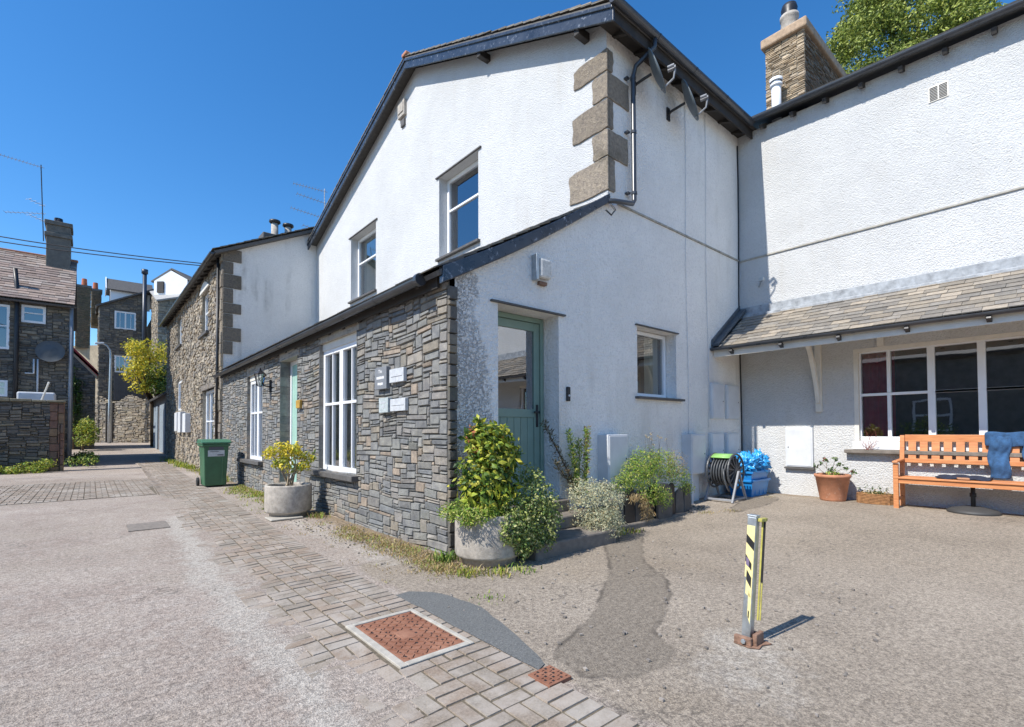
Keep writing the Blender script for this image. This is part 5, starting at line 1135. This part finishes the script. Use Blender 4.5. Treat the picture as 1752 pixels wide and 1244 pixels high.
def plaque(label, y0, y1, z0, z1, mat, words=(), lines=(), th=.03):
    t = thing('plaque', label, 'plaque', (XS-.02, (y0+y1)/2, z0), group='plaques on the slate wall')
    part('plate', mat, lambda m: m.box(XS-.04-th, XS-.01, y0, y1, z0, z1), t, .004)
    xx = XS-.0415-th
    for s, y, z, sz in words: text(s, t, xx, y, z, sz)
    rnd = random.Random(int(z0*100))
    for z, a, b, h, mt in lines:
        m = MB(); y = b
        while y > a: w = rnd.uniform(.010, .026); m.box(xx, xx+.003, max(a, y-w), y, z-h*rnd.uniform(.35, .5), z+h*rnd.uniform(.35, .5)); y -= w+.006
        m.build('faded_lettering', mt, t)
plaque('dark grey slate plaque with white lettering, upper left of the four plaques', 5.50, 5.82, 1.77, 2.04, PLQ, [('The', 5.66, 1.985, .062)], [(1.91, 5.56, 5.76, .036, WTXT), (1.835, 5.59, 5.73, .036, WTXT)])
plaque('white rectangular plaque, upper right of the four plaques', 5.10, 5.45, 1.83, 1.99, LABEL, (), [(1.895, 5.14, 5.40, .008, INK)], .015)
plaque('small pale grey-green plaque, lower left of the four plaques', 5.46, 5.70, 1.48, 1.66, simple('pale_plaque', (.42, .47, .47), .5, .3, 25), (), [(1.60, 5.51, 5.65, .03, LABEL), (1.55, 5.54, 5.62, .03, LABEL)])
plaque('white rectangular plaque, lower right of the four plaques', 5.06, 5.43, 1.49, 1.635, LABEL, (), [(1.555, 5.09, 5.39, .006, INK)], .015)
# ---- satellite dishes
def dish(loc, label, az, s=1.0):
    t = thing('satellite_dish', label, 'satellite dish', loc, group='satellite dishes under the eaves of the white cottage')
    n = Vector((math.cos(az)*.93, math.sin(az)*.93, .36)).normalized(); u = n.cross(Vector((0, 0, 1))).normalized(); v = u.cross(n); c = Vector(loc)
    m = MB(); rings = []
    for i in range(7):
        r = i/6; ring = [c+(u*math.cos(a)*.27+v*math.sin(a)*.33)*r*s+n*(r*r*.05) for a in [2*math.pi*k/32 for k in range(32)]]
        rings.append(len(m.v)); m.v += [tuple(q) for q in ring]
    for i in range(6):
        for k in range(32): m.f.append((rings[i]+k, rings[i]+(k+1) % 32, rings[i+1]+(k+1) % 32, rings[i+1]+k)); m.c.append(None)
    m.build('reflector', DISHM, t, smooth=True, solid=.012)
    tip = c+n*.27-v*.12; part('arm', REELL, lambda m: m.tube([c-v*.30*s, c-v*.24+n*.2, tip], .013, 8), t, 0)
    part('receiver', REELL, lambda m: (m.tube([tip+v*.03+u*.035, tip-n*.09+v*.045+u*.035], .022, 12), m.tube([tip+v*.03-u*.035, tip-n*.09+v*.045-u*.035], .022, 12), m.bar(tip-u*.05, tip+u*.05, .02, .03)), t, 0)
    part('mount', IRON, lambda m: (m.tube([c-n*.03, c-n*.12, Vector((c.x-.09, YS-.06, c.z-.08)), Vector((c.x-.09, YS, c.z-.1))], .02, 8), m.box(c.x-.13, c.x-.05, YS-.02, YS, c.z-.2, c.z)), t, 0)
dish((6.06, 3.97, 6.36), 'left satellite dish under the eaves, nearer the black downpipe', R(-62))
dish((6.96, 3.97, 6.33), 'right satellite dish under the eaves, nearer the inner corner', R(-62))
cb = thing('cable_bracket', 'small metal bracket sticking out of the sunlit wall above the canopy', 'bracket', (XW, 3.85, 3.9)); part('arm', GALV, lambda m: (m.bar((XW, 3.9, 3.86), (XW-.12, 3.8, 3.95), .02, .02), m.box(XW-.16, XW-.1, 3.76, 3.84, 3.92, 3.98)), cb)
# ---- wheelie bin
wb = thing('wheelie_bin', 'green wheelie bin with a white label against the stone wall', 'bin', (2.19, 13.25, 0))
def binb(m):
    x0, x1, y0, y1 = 1.93, 2.46, 12.98, 13.62; t = .05
    B = [(x0+t, y0+.08), (x1-t, y0+.08), (x1-t, y1-.02), (x0+t, y1-.02)]; T = [(x0+.015, y0), (x1-.015, y0), (x1-.015, y1), (x0+.015, y1)]
    m.mesh([(x, y, .03) for x, y in B]+[(x, y, .97) for x, y in T], [(3, 2, 1, 0), (4, 5, 6, 7)]+[(i, (i+1) % 4, (i+1) % 4+4, i+4) for i in range(4)])
part('body', BINM, binb, wb, .02)
part('rim', BINM, lambda m: m.box(1.915, 2.475, 12.955, 13.64, .93, .985), wb, .012)
part('lid', BINL, lambda m: m.prism([(1.90, 12.93, .99), (1.90, 12.93, 1.03), (1.90, 13.05, 1.075), (1.90, 13.5, 1.09), (1.90, 13.68, 1.03), (1.90, 13.68, .99)], (.59, 0, 0)), wb, .012)
for s in (-1, 1):
    part('wheel', RUBBER, lambda m: m.tube([(2.195+s*.30, 13.55, .1), (2.195+s*.25, 13.55, .1)], .1, 20), wb, .006)
part('handle', BINL, lambda m: m.tube([(1.98, 13.66, .95), (1.98, 13.72, .98), (2.41, 13.72, .98), (2.41, 13.66, .95)], .016, 8), wb, 0)
lb = part('label', LABEL, lambda m: m.prism([(2.03, 12.995, .70), (2.36, 12.995, .70), (2.36, 12.985, .84), (2.03, 12.985, .84)], (0, .012, 0)), wb, 0)
part('label_print', INK, lambda m: (m.prism([(2.05, 12.9815, .85), (2.34, 12.9815, .85), (2.34, 12.977, .92), (2.05, 12.977, .92)], (0, .012, 0)), *[m.box(2.22+i*.025, 2.238+i*.025, 12.985, 12.997, .72, .745) for i in range(5)], m.box(2.06, 2.25, 12.981, 12.993, .805, .815)), wb, 0)
part('groove', simple('green_bin_rib', (.07, .17, .09), .5, .1, 4), lambda m: m.prism([(2.31, 13.045, .05), (2.335, 13.045, .05), (2.335, 12.995, .68), (2.31, 12.995, .68)], (0, .03, 0)), wb, .003)
# ---- bollard
bo = thing('parking_post', 'galvanised folding parking post with peeling yellow and black tape', 'bollard', (2.975, 1.345, 0))
lean = Vector((.032, -.036, .74)); b0 = Vector((2.965, 1.35, .0)); ln_ = lean.normalized(); ax_ = Vector((1, 0, 0)); ay_ = ln_.cross(ax_).normalized(); ax_ = ay_.cross(ln_)
hw = .026
part('post', GALV, lambda m: m.obox(b0+lean*.5, ax_*hw, ay_*hw, lean*.5), bo, .006)
part('cap', GALV, lambda m: m.obox(b0+lean*1.0+ln_*.004, ax_*(hw+.002), ay_*(hw+.002), ln_*.006), bo, .003)
def tape(m, t0, t1, a0, a1, off, sk=.0):
    c = b0-ax_*(hw+off); p = lambda t, a: c+lean*t+ay_*(a*hw); q = [p(t0, a0), p(t0+sk, a1), p(t1+sk, a1), p(t1, a0)]; m.prism(q, ax_*.0012)
tp_ = part('tape', YEL, lambda m: (tape(m, .52, .93, -.86, .9, .0014), tape(m, .36, .52, -.8, .55, .0014, .03), tape(m, .16, .36, -.78, -.1, .0014, .06)), bo, 0)
part('tape_stripe', IRON, lambda m: (tape(m, .735, .80, -.86, .9, .0028, -.06+.12), tape(m, .575, .63, -.5, .9, .0028, .07), tape(m, .44, .52, -.6, .5, .0028, .06), tape(m, .20, .255, -.5, -.25, .0028, .01)), bo, 0)
part('sticker', simple('sticker_violet', (.2, .16, .25), .4, .3, 30), lambda m: tape(m, .60, .66, 0, .7, .0045, .02), bo, 0)
e0 = b0+Vector((.028, -.041, 0))
part('locking_bar', YELR, lambda m: (m.obox(e0+lean*.58, ax_*.003, ay_*.005, lean*.40), m.obox(e0+lean*.58+Vector((.011, -.009, 0)), ax_*.003, ay_*.004, lean*.40)), bo, .001)
part('strap', IRON, lambda m: m.obox(e0+lean*.72+Vector((.007, -.006, 0)), ax_*.006, ay_*.008, lean*.24), bo, .002)
part('bar_pin', YELR, lambda m: m.obox(b0+lean*.975+Vector((.03, -.04, 0)), ax_*.04, ay_*.012, ln_*.01), bo, .003)
part('hinge', RUSTY, lambda m: (m.box(2.90, 2.93, 1.30, 1.40, .004, .05), m.box(2.93, 3.03, 1.28, 1.305, .004, .07), m.box(3.0, 3.025, 1.3, 1.4, .004, .06)), bo, .006)
part('bolt', GALV, lambda m: m.tube([(2.885, 1.34, .028), (2.905, 1.34, .028)], .014, 6), bo, .002)
part('base_plate', RUSTY, lambda m: m.prism([(2.89, 1.31, .001), (2.92, 1.26, .001), (2.98, 1.27, .001), (3.04, 1.24, .001), (3.06, 1.31, .001), (3.01, 1.38, .001), (2.95, 1.41, .001), (2.90, 1.40, .001)], (0, 0, .005)), bo, 0)
# ---- manhole covers
mc = thing('manhole_cover', 'large rusted rectangular manhole cover with a raised pattern in a pale surround', 'manhole cover', (1.49, 2.75, 0), group='rusted iron covers')
hx0, hx1, hy0, hy1 = 1.255, 1.735, 2.385, 3.13
fr_ = part('surround', CONCP, lambda m: (m.box(hx0-.0, hx0+.045, hy0, hy1, -.02, .012), m.box(hx1-.03, hx1, hy0, hy1, -.02, .012), m.box(hx0+.045, hx1-.03, hy0, hy0+.045, -.02, .012), m.box(hx0+.045, hx1-.03, hy1-.04, hy1, -.02, .012)), mc, .004)
part('lid', RUST, lambda m: m.box(hx0+.05, hx1-.035, hy0+.05, hy1-.045, -.02, .008), mc, .002)
def studs(m):
    random.seed(3); ny = 18; nx_ = 9
    for i in range(ny):
        for j in range(nx_):
            x = hx0+.075+(hx1-hx0-.135)*j/(nx_-1); y = hy0+.08+(hy1-hy0-.155)*i/(ny-1)
            if 7 <= i <= 10 and 3 <= j <= 5: continue
            a = (i+j) % 2; L_ = .018
            d = Vector((L_ if a else L_*.8, L_*(1.1 if a else -1.1), 0)); m.bar(Vector((x, y, .0105))-d*.75, Vector((x, y, .0105))+d*.75, .0075, .006)
part('raised_pattern', RUST, studs, mc, 0)
part('keyhole', IRON, lambda m: [m.obox((hx0+.075+(hx1-hx0-.135)*j/5+.01, hy0+.10+(hy1-hy0-.2)*i/9+.012*(j % 2), .0087), (.006, 0, 0), (0, .009, 0), (0, 0, .0006)) for i in range(10) for j in range(6)], mc, 0)
part('centre_plate', RUST, lambda m: (m.box(1.44, 1.53, 2.69, 2.83, .004, .0105), m.box(1.465, 1.505, 2.50, 2.56, .004, .0105), m.box(1.465, 1.505, 2.96, 3.02, .004, .0105)), mc, .002)
sc_ = thing('drain_cover', 'small square rusted iron cover at the end of the dark tarmac patch', 'drain cover', (1.78, 1.81, 0), group='rusted iron covers')
part('lid', RUST, lambda m: m.obox((1.785, 1.81, .004), (.078, -.0, 0), (0, .078, 0), (0, 0, .012)), sc_, .002)
part('raised_pattern', RUST, lambda m: [m.box(1.722+.028*i, 1.738+.028*i, 1.748+.028*j, 1.766+.028*j, .014, .021) for i in range(5) for j in range(5) if (i+j) % 2 == 0], sc_, .001)
part('slots', IRON, lambda m: [m.box(1.724+.028*i, 1.736+.028*i, 1.75+.028*j, 1.763+.028*j, .014, .0175) for i in range(5) for j in range(5) if (i+j) % 2], sc_, 0)
part('far_manhole', simple('worn_iron_cover', (.22, .19, .16), .8, .4, 20, bump=.5), lambda m: m.obox((.6, 8.22, .001), (.22, 0, 0), (0, .3, 0), (0, 0, .006)), None, .004, label='worn rectangular cover in the tarmac left of the paving band', cat='manhole cover')
part('lane_manhole', simple('worn_lane_cover', (.22, .19, .16), .8, .4, 20, bump=.5), lambda m: m.obox((2.05, 21.6, .0), (.28, 0, 0), (0, .6, 0), (0, 0, .006)), None, .004, label='worn cover in the lane near the stone cottage', cat='manhole cover')
# ---- aerials, wires, street lamp
def aerial(loc, h, arms, label, name='aerial', lean=.0, mat=None):
    t = thing(name, label, 'aerial', loc); x, y, z = loc
    part('mast', mat or IRON, lambda m: m.tube([(x, y, z), (x+lean, y, z+h)], .018, 8), t, 0)
    for (zz, L_, n, dirv) in arms:
        d = Vector(dirv).normalized(); p0 = Vector((x+lean*(zz/h), y, z+zz)); sd = d.cross(Vector((0, 0, 1)))
        part('antenna', ALU if mat is None else mat, lambda m: (m.tube([p0+d*.1, p0-d*L_], .010, 6), *[m.tube([p0-d*(L_*i/n)+sd*.16, p0-d*(L_*i/n)-sd*.16], .006, 5) for i in range(n+1)]), t, 0)
    return t
aerial((-1.6, 28.4, 9.3), 3.2, [(3.1, 1.3, 12, (1, .2, 0)), (1.15, 1.2, 8, (1, -.3, .12)), (1.5, .5, 3, (1, .8, -.1)), (.85, .5, 3, (1, .8, -.1))], 'tall television aerial on the grey chimney of the left house', lean=-.12)
aerial((6.75, 19.0, 8.1), 2.5, [(2.4, 1.1, 10, (1, -.2, -.05)), (1.95, 1.0, 8, (1, -.1, -.1)), (1.35, 1.2, 10, (1, -.15, -.12)), (.8, .8, 6, (1, 0, -.1))], 'pale multi-armed television aerial rising behind the white gable', mat=ALU)
for k, dz in enumerate((0, .22)):
    m = MB(); P0, P1 = Vector((-8, 19.5, 6.9+dz)), Vector((2.62, 17.2, 6.25+dz*.3)); m.tube([P0.lerp(P1, i/16)-Vector((0, 0, .35*math.sin(math.pi*i/16))) for i in range(17)], .014, 5)
    m.build('overhead_wire', IRON, label=('lower' if k == 0 else 'upper')+' of the two black wires crossing the sky to the stone cottage', cat='wire', group='overhead wires')
sl_ = thing('street_lamp', 'slim grey street lamp with a curved arm in front of the retaining wall', 'street lamp', (.95, 42.0, .55))
part('column', GALV, lambda m: m.tube([(.95, 42, .5), (.95, 42, 3.0), (.97, 42, 6.2), (.93, 42, 6.7), (.75, 42, 7.0), (.55, 42, 7.08)], [.11, .09, .07, .06, .05, .045], 10), sl_, 0, True)
part('lamp_head', BOXW, lambda m: m.obox((.38, 42, 7.1), (.24, 0, .03), (0, .1, 0), (0, 0, .06)), sl_, .03)
part('satellite', DISHM, lambda m: m.lathe([(0, .05), (.2, .03), (.4, 0), (.42, .01)], (0, 0, 0), 28), None, 0, True).name = 'satellite_dish'
ds = bpy.data.objects['satellite_dish'] if 'satellite_dish' in bpy.data.objects else None
for o in bpy.data.objects:
    if o.type == 'MESH' and o.parent is None and o.data.materials and o.data.materials[0] == DISHM:
        o.data.materials[0] = simple('dull_dish_paint', (.10, .11, .115), .8, .2, 5)
        o.matrix_world = Matrix.Translation((-1.2, 25.6, 4.35)) @ Matrix.Rotation(R(78), 4, 'X') @ Matrix.Rotation(R(15), 4, 'Z'); setp(o, 'grey oval satellite dish on the dark left house', 'satellite dish')
part('leaning_stick', CPAINT, lambda m: m.tube([(-1.35, 23.2, 2.1), (-1.1, 23.2, 3.0)], .03, 6), None, 0, label='pale stick leaning behind the dark garden wall', cat='stick')
# ---- trees and bushes in the background
def tree(name, label, base, trunk, blobs, leaf, cols, cat='tree', group=None, asp=.5, tr=.2, shell=.5, droop=.15):
    t = thing(name, label, cat, base, group=group)
    part('trunk', BARK, lambda m: (m.tube([base]+trunk, [tr*(1-.6*i/len(trunk)) for i in range(len(trunk)+1)], 10), *[m.tube([trunk[0], Vector(trunk[0]).lerp(Vector(c), .6)+Vector((0, 0, .1)), c], [tr*.45, tr*.3, tr*.12], 6) for c, r, n in blobs[:10]]), t, 0, True)
    mb = MB()
    for i, (c, r, n) in enumerate(blobs): blob(c, r, n, leaf, cols, seed=hash(name) % 97+i, shell=shell, mb=mb, asp=asp, droop=droop)
    mb.build('crown', LEAF, t); return t
rnd = random.Random(5); bl = []
def in_crown(): # dome shaped conifer crown
    z = rnd.uniform(11, 20.5); f_ = 1-((z-11)/10.5)**2.4; r = 4.2*f_*rnd.uniform(.6, 1); a = rnd.uniform(0, 6.28)
    return (25+r*math.cos(a), 4.75+r*math.sin(a)*.85, z), f_
for i in range(420):
    (x, y, z), f_ = in_crown(); s = rnd.uniform(.45, .8); bl.append(((x, y, z), (s, s, s*.6), 260))
for i in range(14): bl.append(((25+rnd.uniform(-1, 1), 2.6-rnd.uniform(0, 1.0), 15.3+rnd.uniform(-.8, .9)), (.5, .6, .4), 80))
tree('conifer', 'big bright green conifer rising behind the right-hand white building', (25, 5, 0), [(25, 5, 8), (25, 5, 14), (25, 5, 17)], bl, .14, [(.24, .30, .05), (.34, .40, .08), (.12, .17, .03), (.44, .48, .12), (.08, .12, .02)], asp=.45, tr=.4, shell=.3)
bl = [((1.75+rnd.uniform(0, 1.7), 36+rnd.uniform(-.8, .8), 3.6+rnd.uniform(0, 2.9)), (.5, .5, .42), 130) for i in range(34)]
tree('yellow_bush', 'large golden-yellow bush above the retaining wall at the lane end', (2.9, 37, .4), [(2.8, 36.8, 3), (2.6, 36.3, 5)], bl[:24], .16, YEL_, 'bush', tr=.14)
bl = [((2.6+rnd.uniform(0, .8), 35.6+rnd.uniform(-.5, .8), 3.7+rnd.uniform(0, 1.6)), (.42, .42, .36), 120) for i in range(12)]
tree('green_bush', 'green climber beside the golden-yellow bush at the lane end', (3.2, 37.5, .4), [(3.1, 37, 3), (3.0, 36, 4.5)], bl, .14, HERB+DG, 'bush', tr=.1)
bl = [((-.62+rnd.uniform(0, .75), 34.9+rnd.uniform(-.5, .5), .7+rnd.uniform(0, 1.1)), (.36, .36, .3), 110) for i in range(12)]
tree('lane_shrub', 'bright green shrub at the foot of the far walls left of the lane', (-.3, 34.9, .2), [(-.3, 34.9, .8), (-.3, 34.9, 1.4)], bl, .12, HERB+YG, 'shrub', tr=.06)
bl = [((-.75+rnd.uniform(-.2, .25), 35.9, 1.2+rnd.uniform(0, 3.6)), (.3, .12, .4), 120) for i in range(16)]
tree('ivy', 'dark green ivy climbing the outhouse wall under the red verge', (-.7, 35.85, .2), [(-.7, 35.85, 2), (-.7, 35.85, 4)], bl, .11, DG, 'climber', tr=.04)
bl = [((-.48+rnd.uniform(0, .5), 27+rnd.uniform(-3.5, 2), .12+rnd.uniform(0, .25)), (.3, .5, .2), 120) for i in range(16)]
tree('wall_bush', 'low green bush at the foot of the left house beside the lane', (-.3, 26, 0), [(-.3, 26, .1), (-.3, 26, .3)], bl, .09, DG+HERB, 'bush', tr=.03)
bl = [((-1.75+rnd.uniform(-1.2, .75), 21.6+rnd.uniform(-.2, .1), .05+rnd.uniform(0, .28)), (.26, .25, .16), 130) for i in range(16)]
tree('wall_weeds', 'bright green weeds along the foot of the garden wall', (-2, 21.6, 0), [(-2, 21.6, .1), (-2, 21.6, .2)], bl, .07, HERB+YG, 'weeds', tr=.02)
# ---- weeds and grass along the walls (stuff)
mb = MB(); rnd = random.Random(77)
def tuft(x, y, h, n, cols, sp=.05):
    for _ in range(n):
        bx_, by = x+rnd.gauss(0, sp), y+rnd.gauss(0, sp); z = gz(bx_, by); a = rnd.uniform(0, 6.28); l = h*rnd.uniform(.4, 1.2); w = .004+l*.03
        d = Vector((math.cos(a), math.sin(a), 0)); s = Vector((-d.y, d.x, 0))*w; p = Vector((bx_, by, z)); k = rnd.uniform(.7, 1.2); c = tuple(q*k for q in rnd.choice(cols))
        m1 = p+d*l*.25+Vector((0, 0, l*.6)); tip = p+d*l*.7+Vector((0, 0, l*.8)); mb.mesh([p-s, p+s, m1+s*.7, m1-s*.7, tip], [(0, 1, 2, 3), (3, 2, 4)], c)
DRY = [(.46, .34, .16), (.38, .27, .12), (.30, .30, .10), (.5, .40, .22)]
for i in range(330):
    y = 3.6+abs(rnd.gauss(0, 1))*2.2; 
    x = 2.68-abs(rnd.gauss(0, .14))-(.12 if rnd.random() < .3 else 0)
    if math.hypot(x-2.27, y-7.83) < .3: continue
    q_ = mn.noise(Vector((x*2.5, y*1.3, 4)))
    if q_ < -.12: continue
    tuft(x-max(0, q_)*.25, y, rnd.uniform(.010, .038), 20, DRY if rnd.random() < .8 else DRY+HERB, .07)
for i in range(200): tuft(2.66-abs(rnd.gauss(0, .22)), rnd.uniform(8.2, 12.8), rnd.uniform(.02, .07), 18, DRY+HERB+YG, .06)
for i in range(40): tuft(2.68-abs(rnd.gauss(0, .1)), rnd.uniform(14, 27), rnd.uniform(.06, .25), 26, HERB+YG, .1)
for (x, y, h, n, c) in [(2.63, 4.1, .1, 120, DG+HERB), (2.6, 3.55, .07, 90, YG+DRY), (2.75, 3.38, .06, 80, YG+DRY), (2.95, 3.35, .06, 60, HERB), (2.28, 2.95, .03, 30, HERB), (4.9, 3.78, .09, 80, YG), (5.1, 3.72, .06, 60, YG+DRY), (2.5, 8.5, .15, 70, HERB), (2.55, 7.4, .08, 90, HERB+DRY), (8.6, 3.5, .02, 30, DRY), (6.7, 3.6, .03, 50, DRY), (7.0, 3.4, .025, 50, DRY)]: tuft(x, y, h, n, c, .07)
for i in range(40):
    x = rnd.uniform(1.9, 2.6); y = rnd.uniform(3.6, 7); tuft(x, y, .02, 10, DRY, .05)
mb.build('grass', LEAF, kind='stuff', label='dry grass and weeds along the foot of the walls', cat='grass')
mb = MB(); rnd = random.Random(9)
for i in range(520):
    r_ = rnd.random()
    x, y = (rnd.uniform(6.6, 7.1), rnd.uniform(3.75, 4.2)) if r_ < .3 else (rnd.uniform(1.9, 5), rnd.uniform(.8, 3.3)) if r_ < .6 else (rnd.uniform(2.1, 2.7), rnd.uniform(4, 9))
    s = rnd.uniform(.003, .012)*(2 if r_ < .3 else 1); z = gz(x, y); k = rnd.uniform(.6, 1.2)
    a = rnd.uniform(0, 3); mb.obox((x, y, z+s*.4), (s*math.cos(a), s*math.sin(a), 0), (-s*.7*math.sin(a), s*.7*math.cos(a), 0), (0, 0, s*.5), (.32*k, .29*k, .26*k))
mb.build('loose_gravel', RUBBLE, kind='stuff', label='loose grit and small stones scattered on the ground', cat='gravel')

bl = [((-7.6+rnd.uniform(-.5, .5), 4.8+rnd.uniform(-1.0, 1.0), .4+rnd.uniform(0, 1.3)), (.4, .4, .35), 90) for i in range(22)]
tree('opposite_bush', 'green bush across the yard, mirrored in the wide window', (-7.6, 4.8, 0), [(-7.6, 4.8, .6), (-7.6, 4.8, 1.2)], bl, .09, HERB+YG, 'bush', tr=.05)
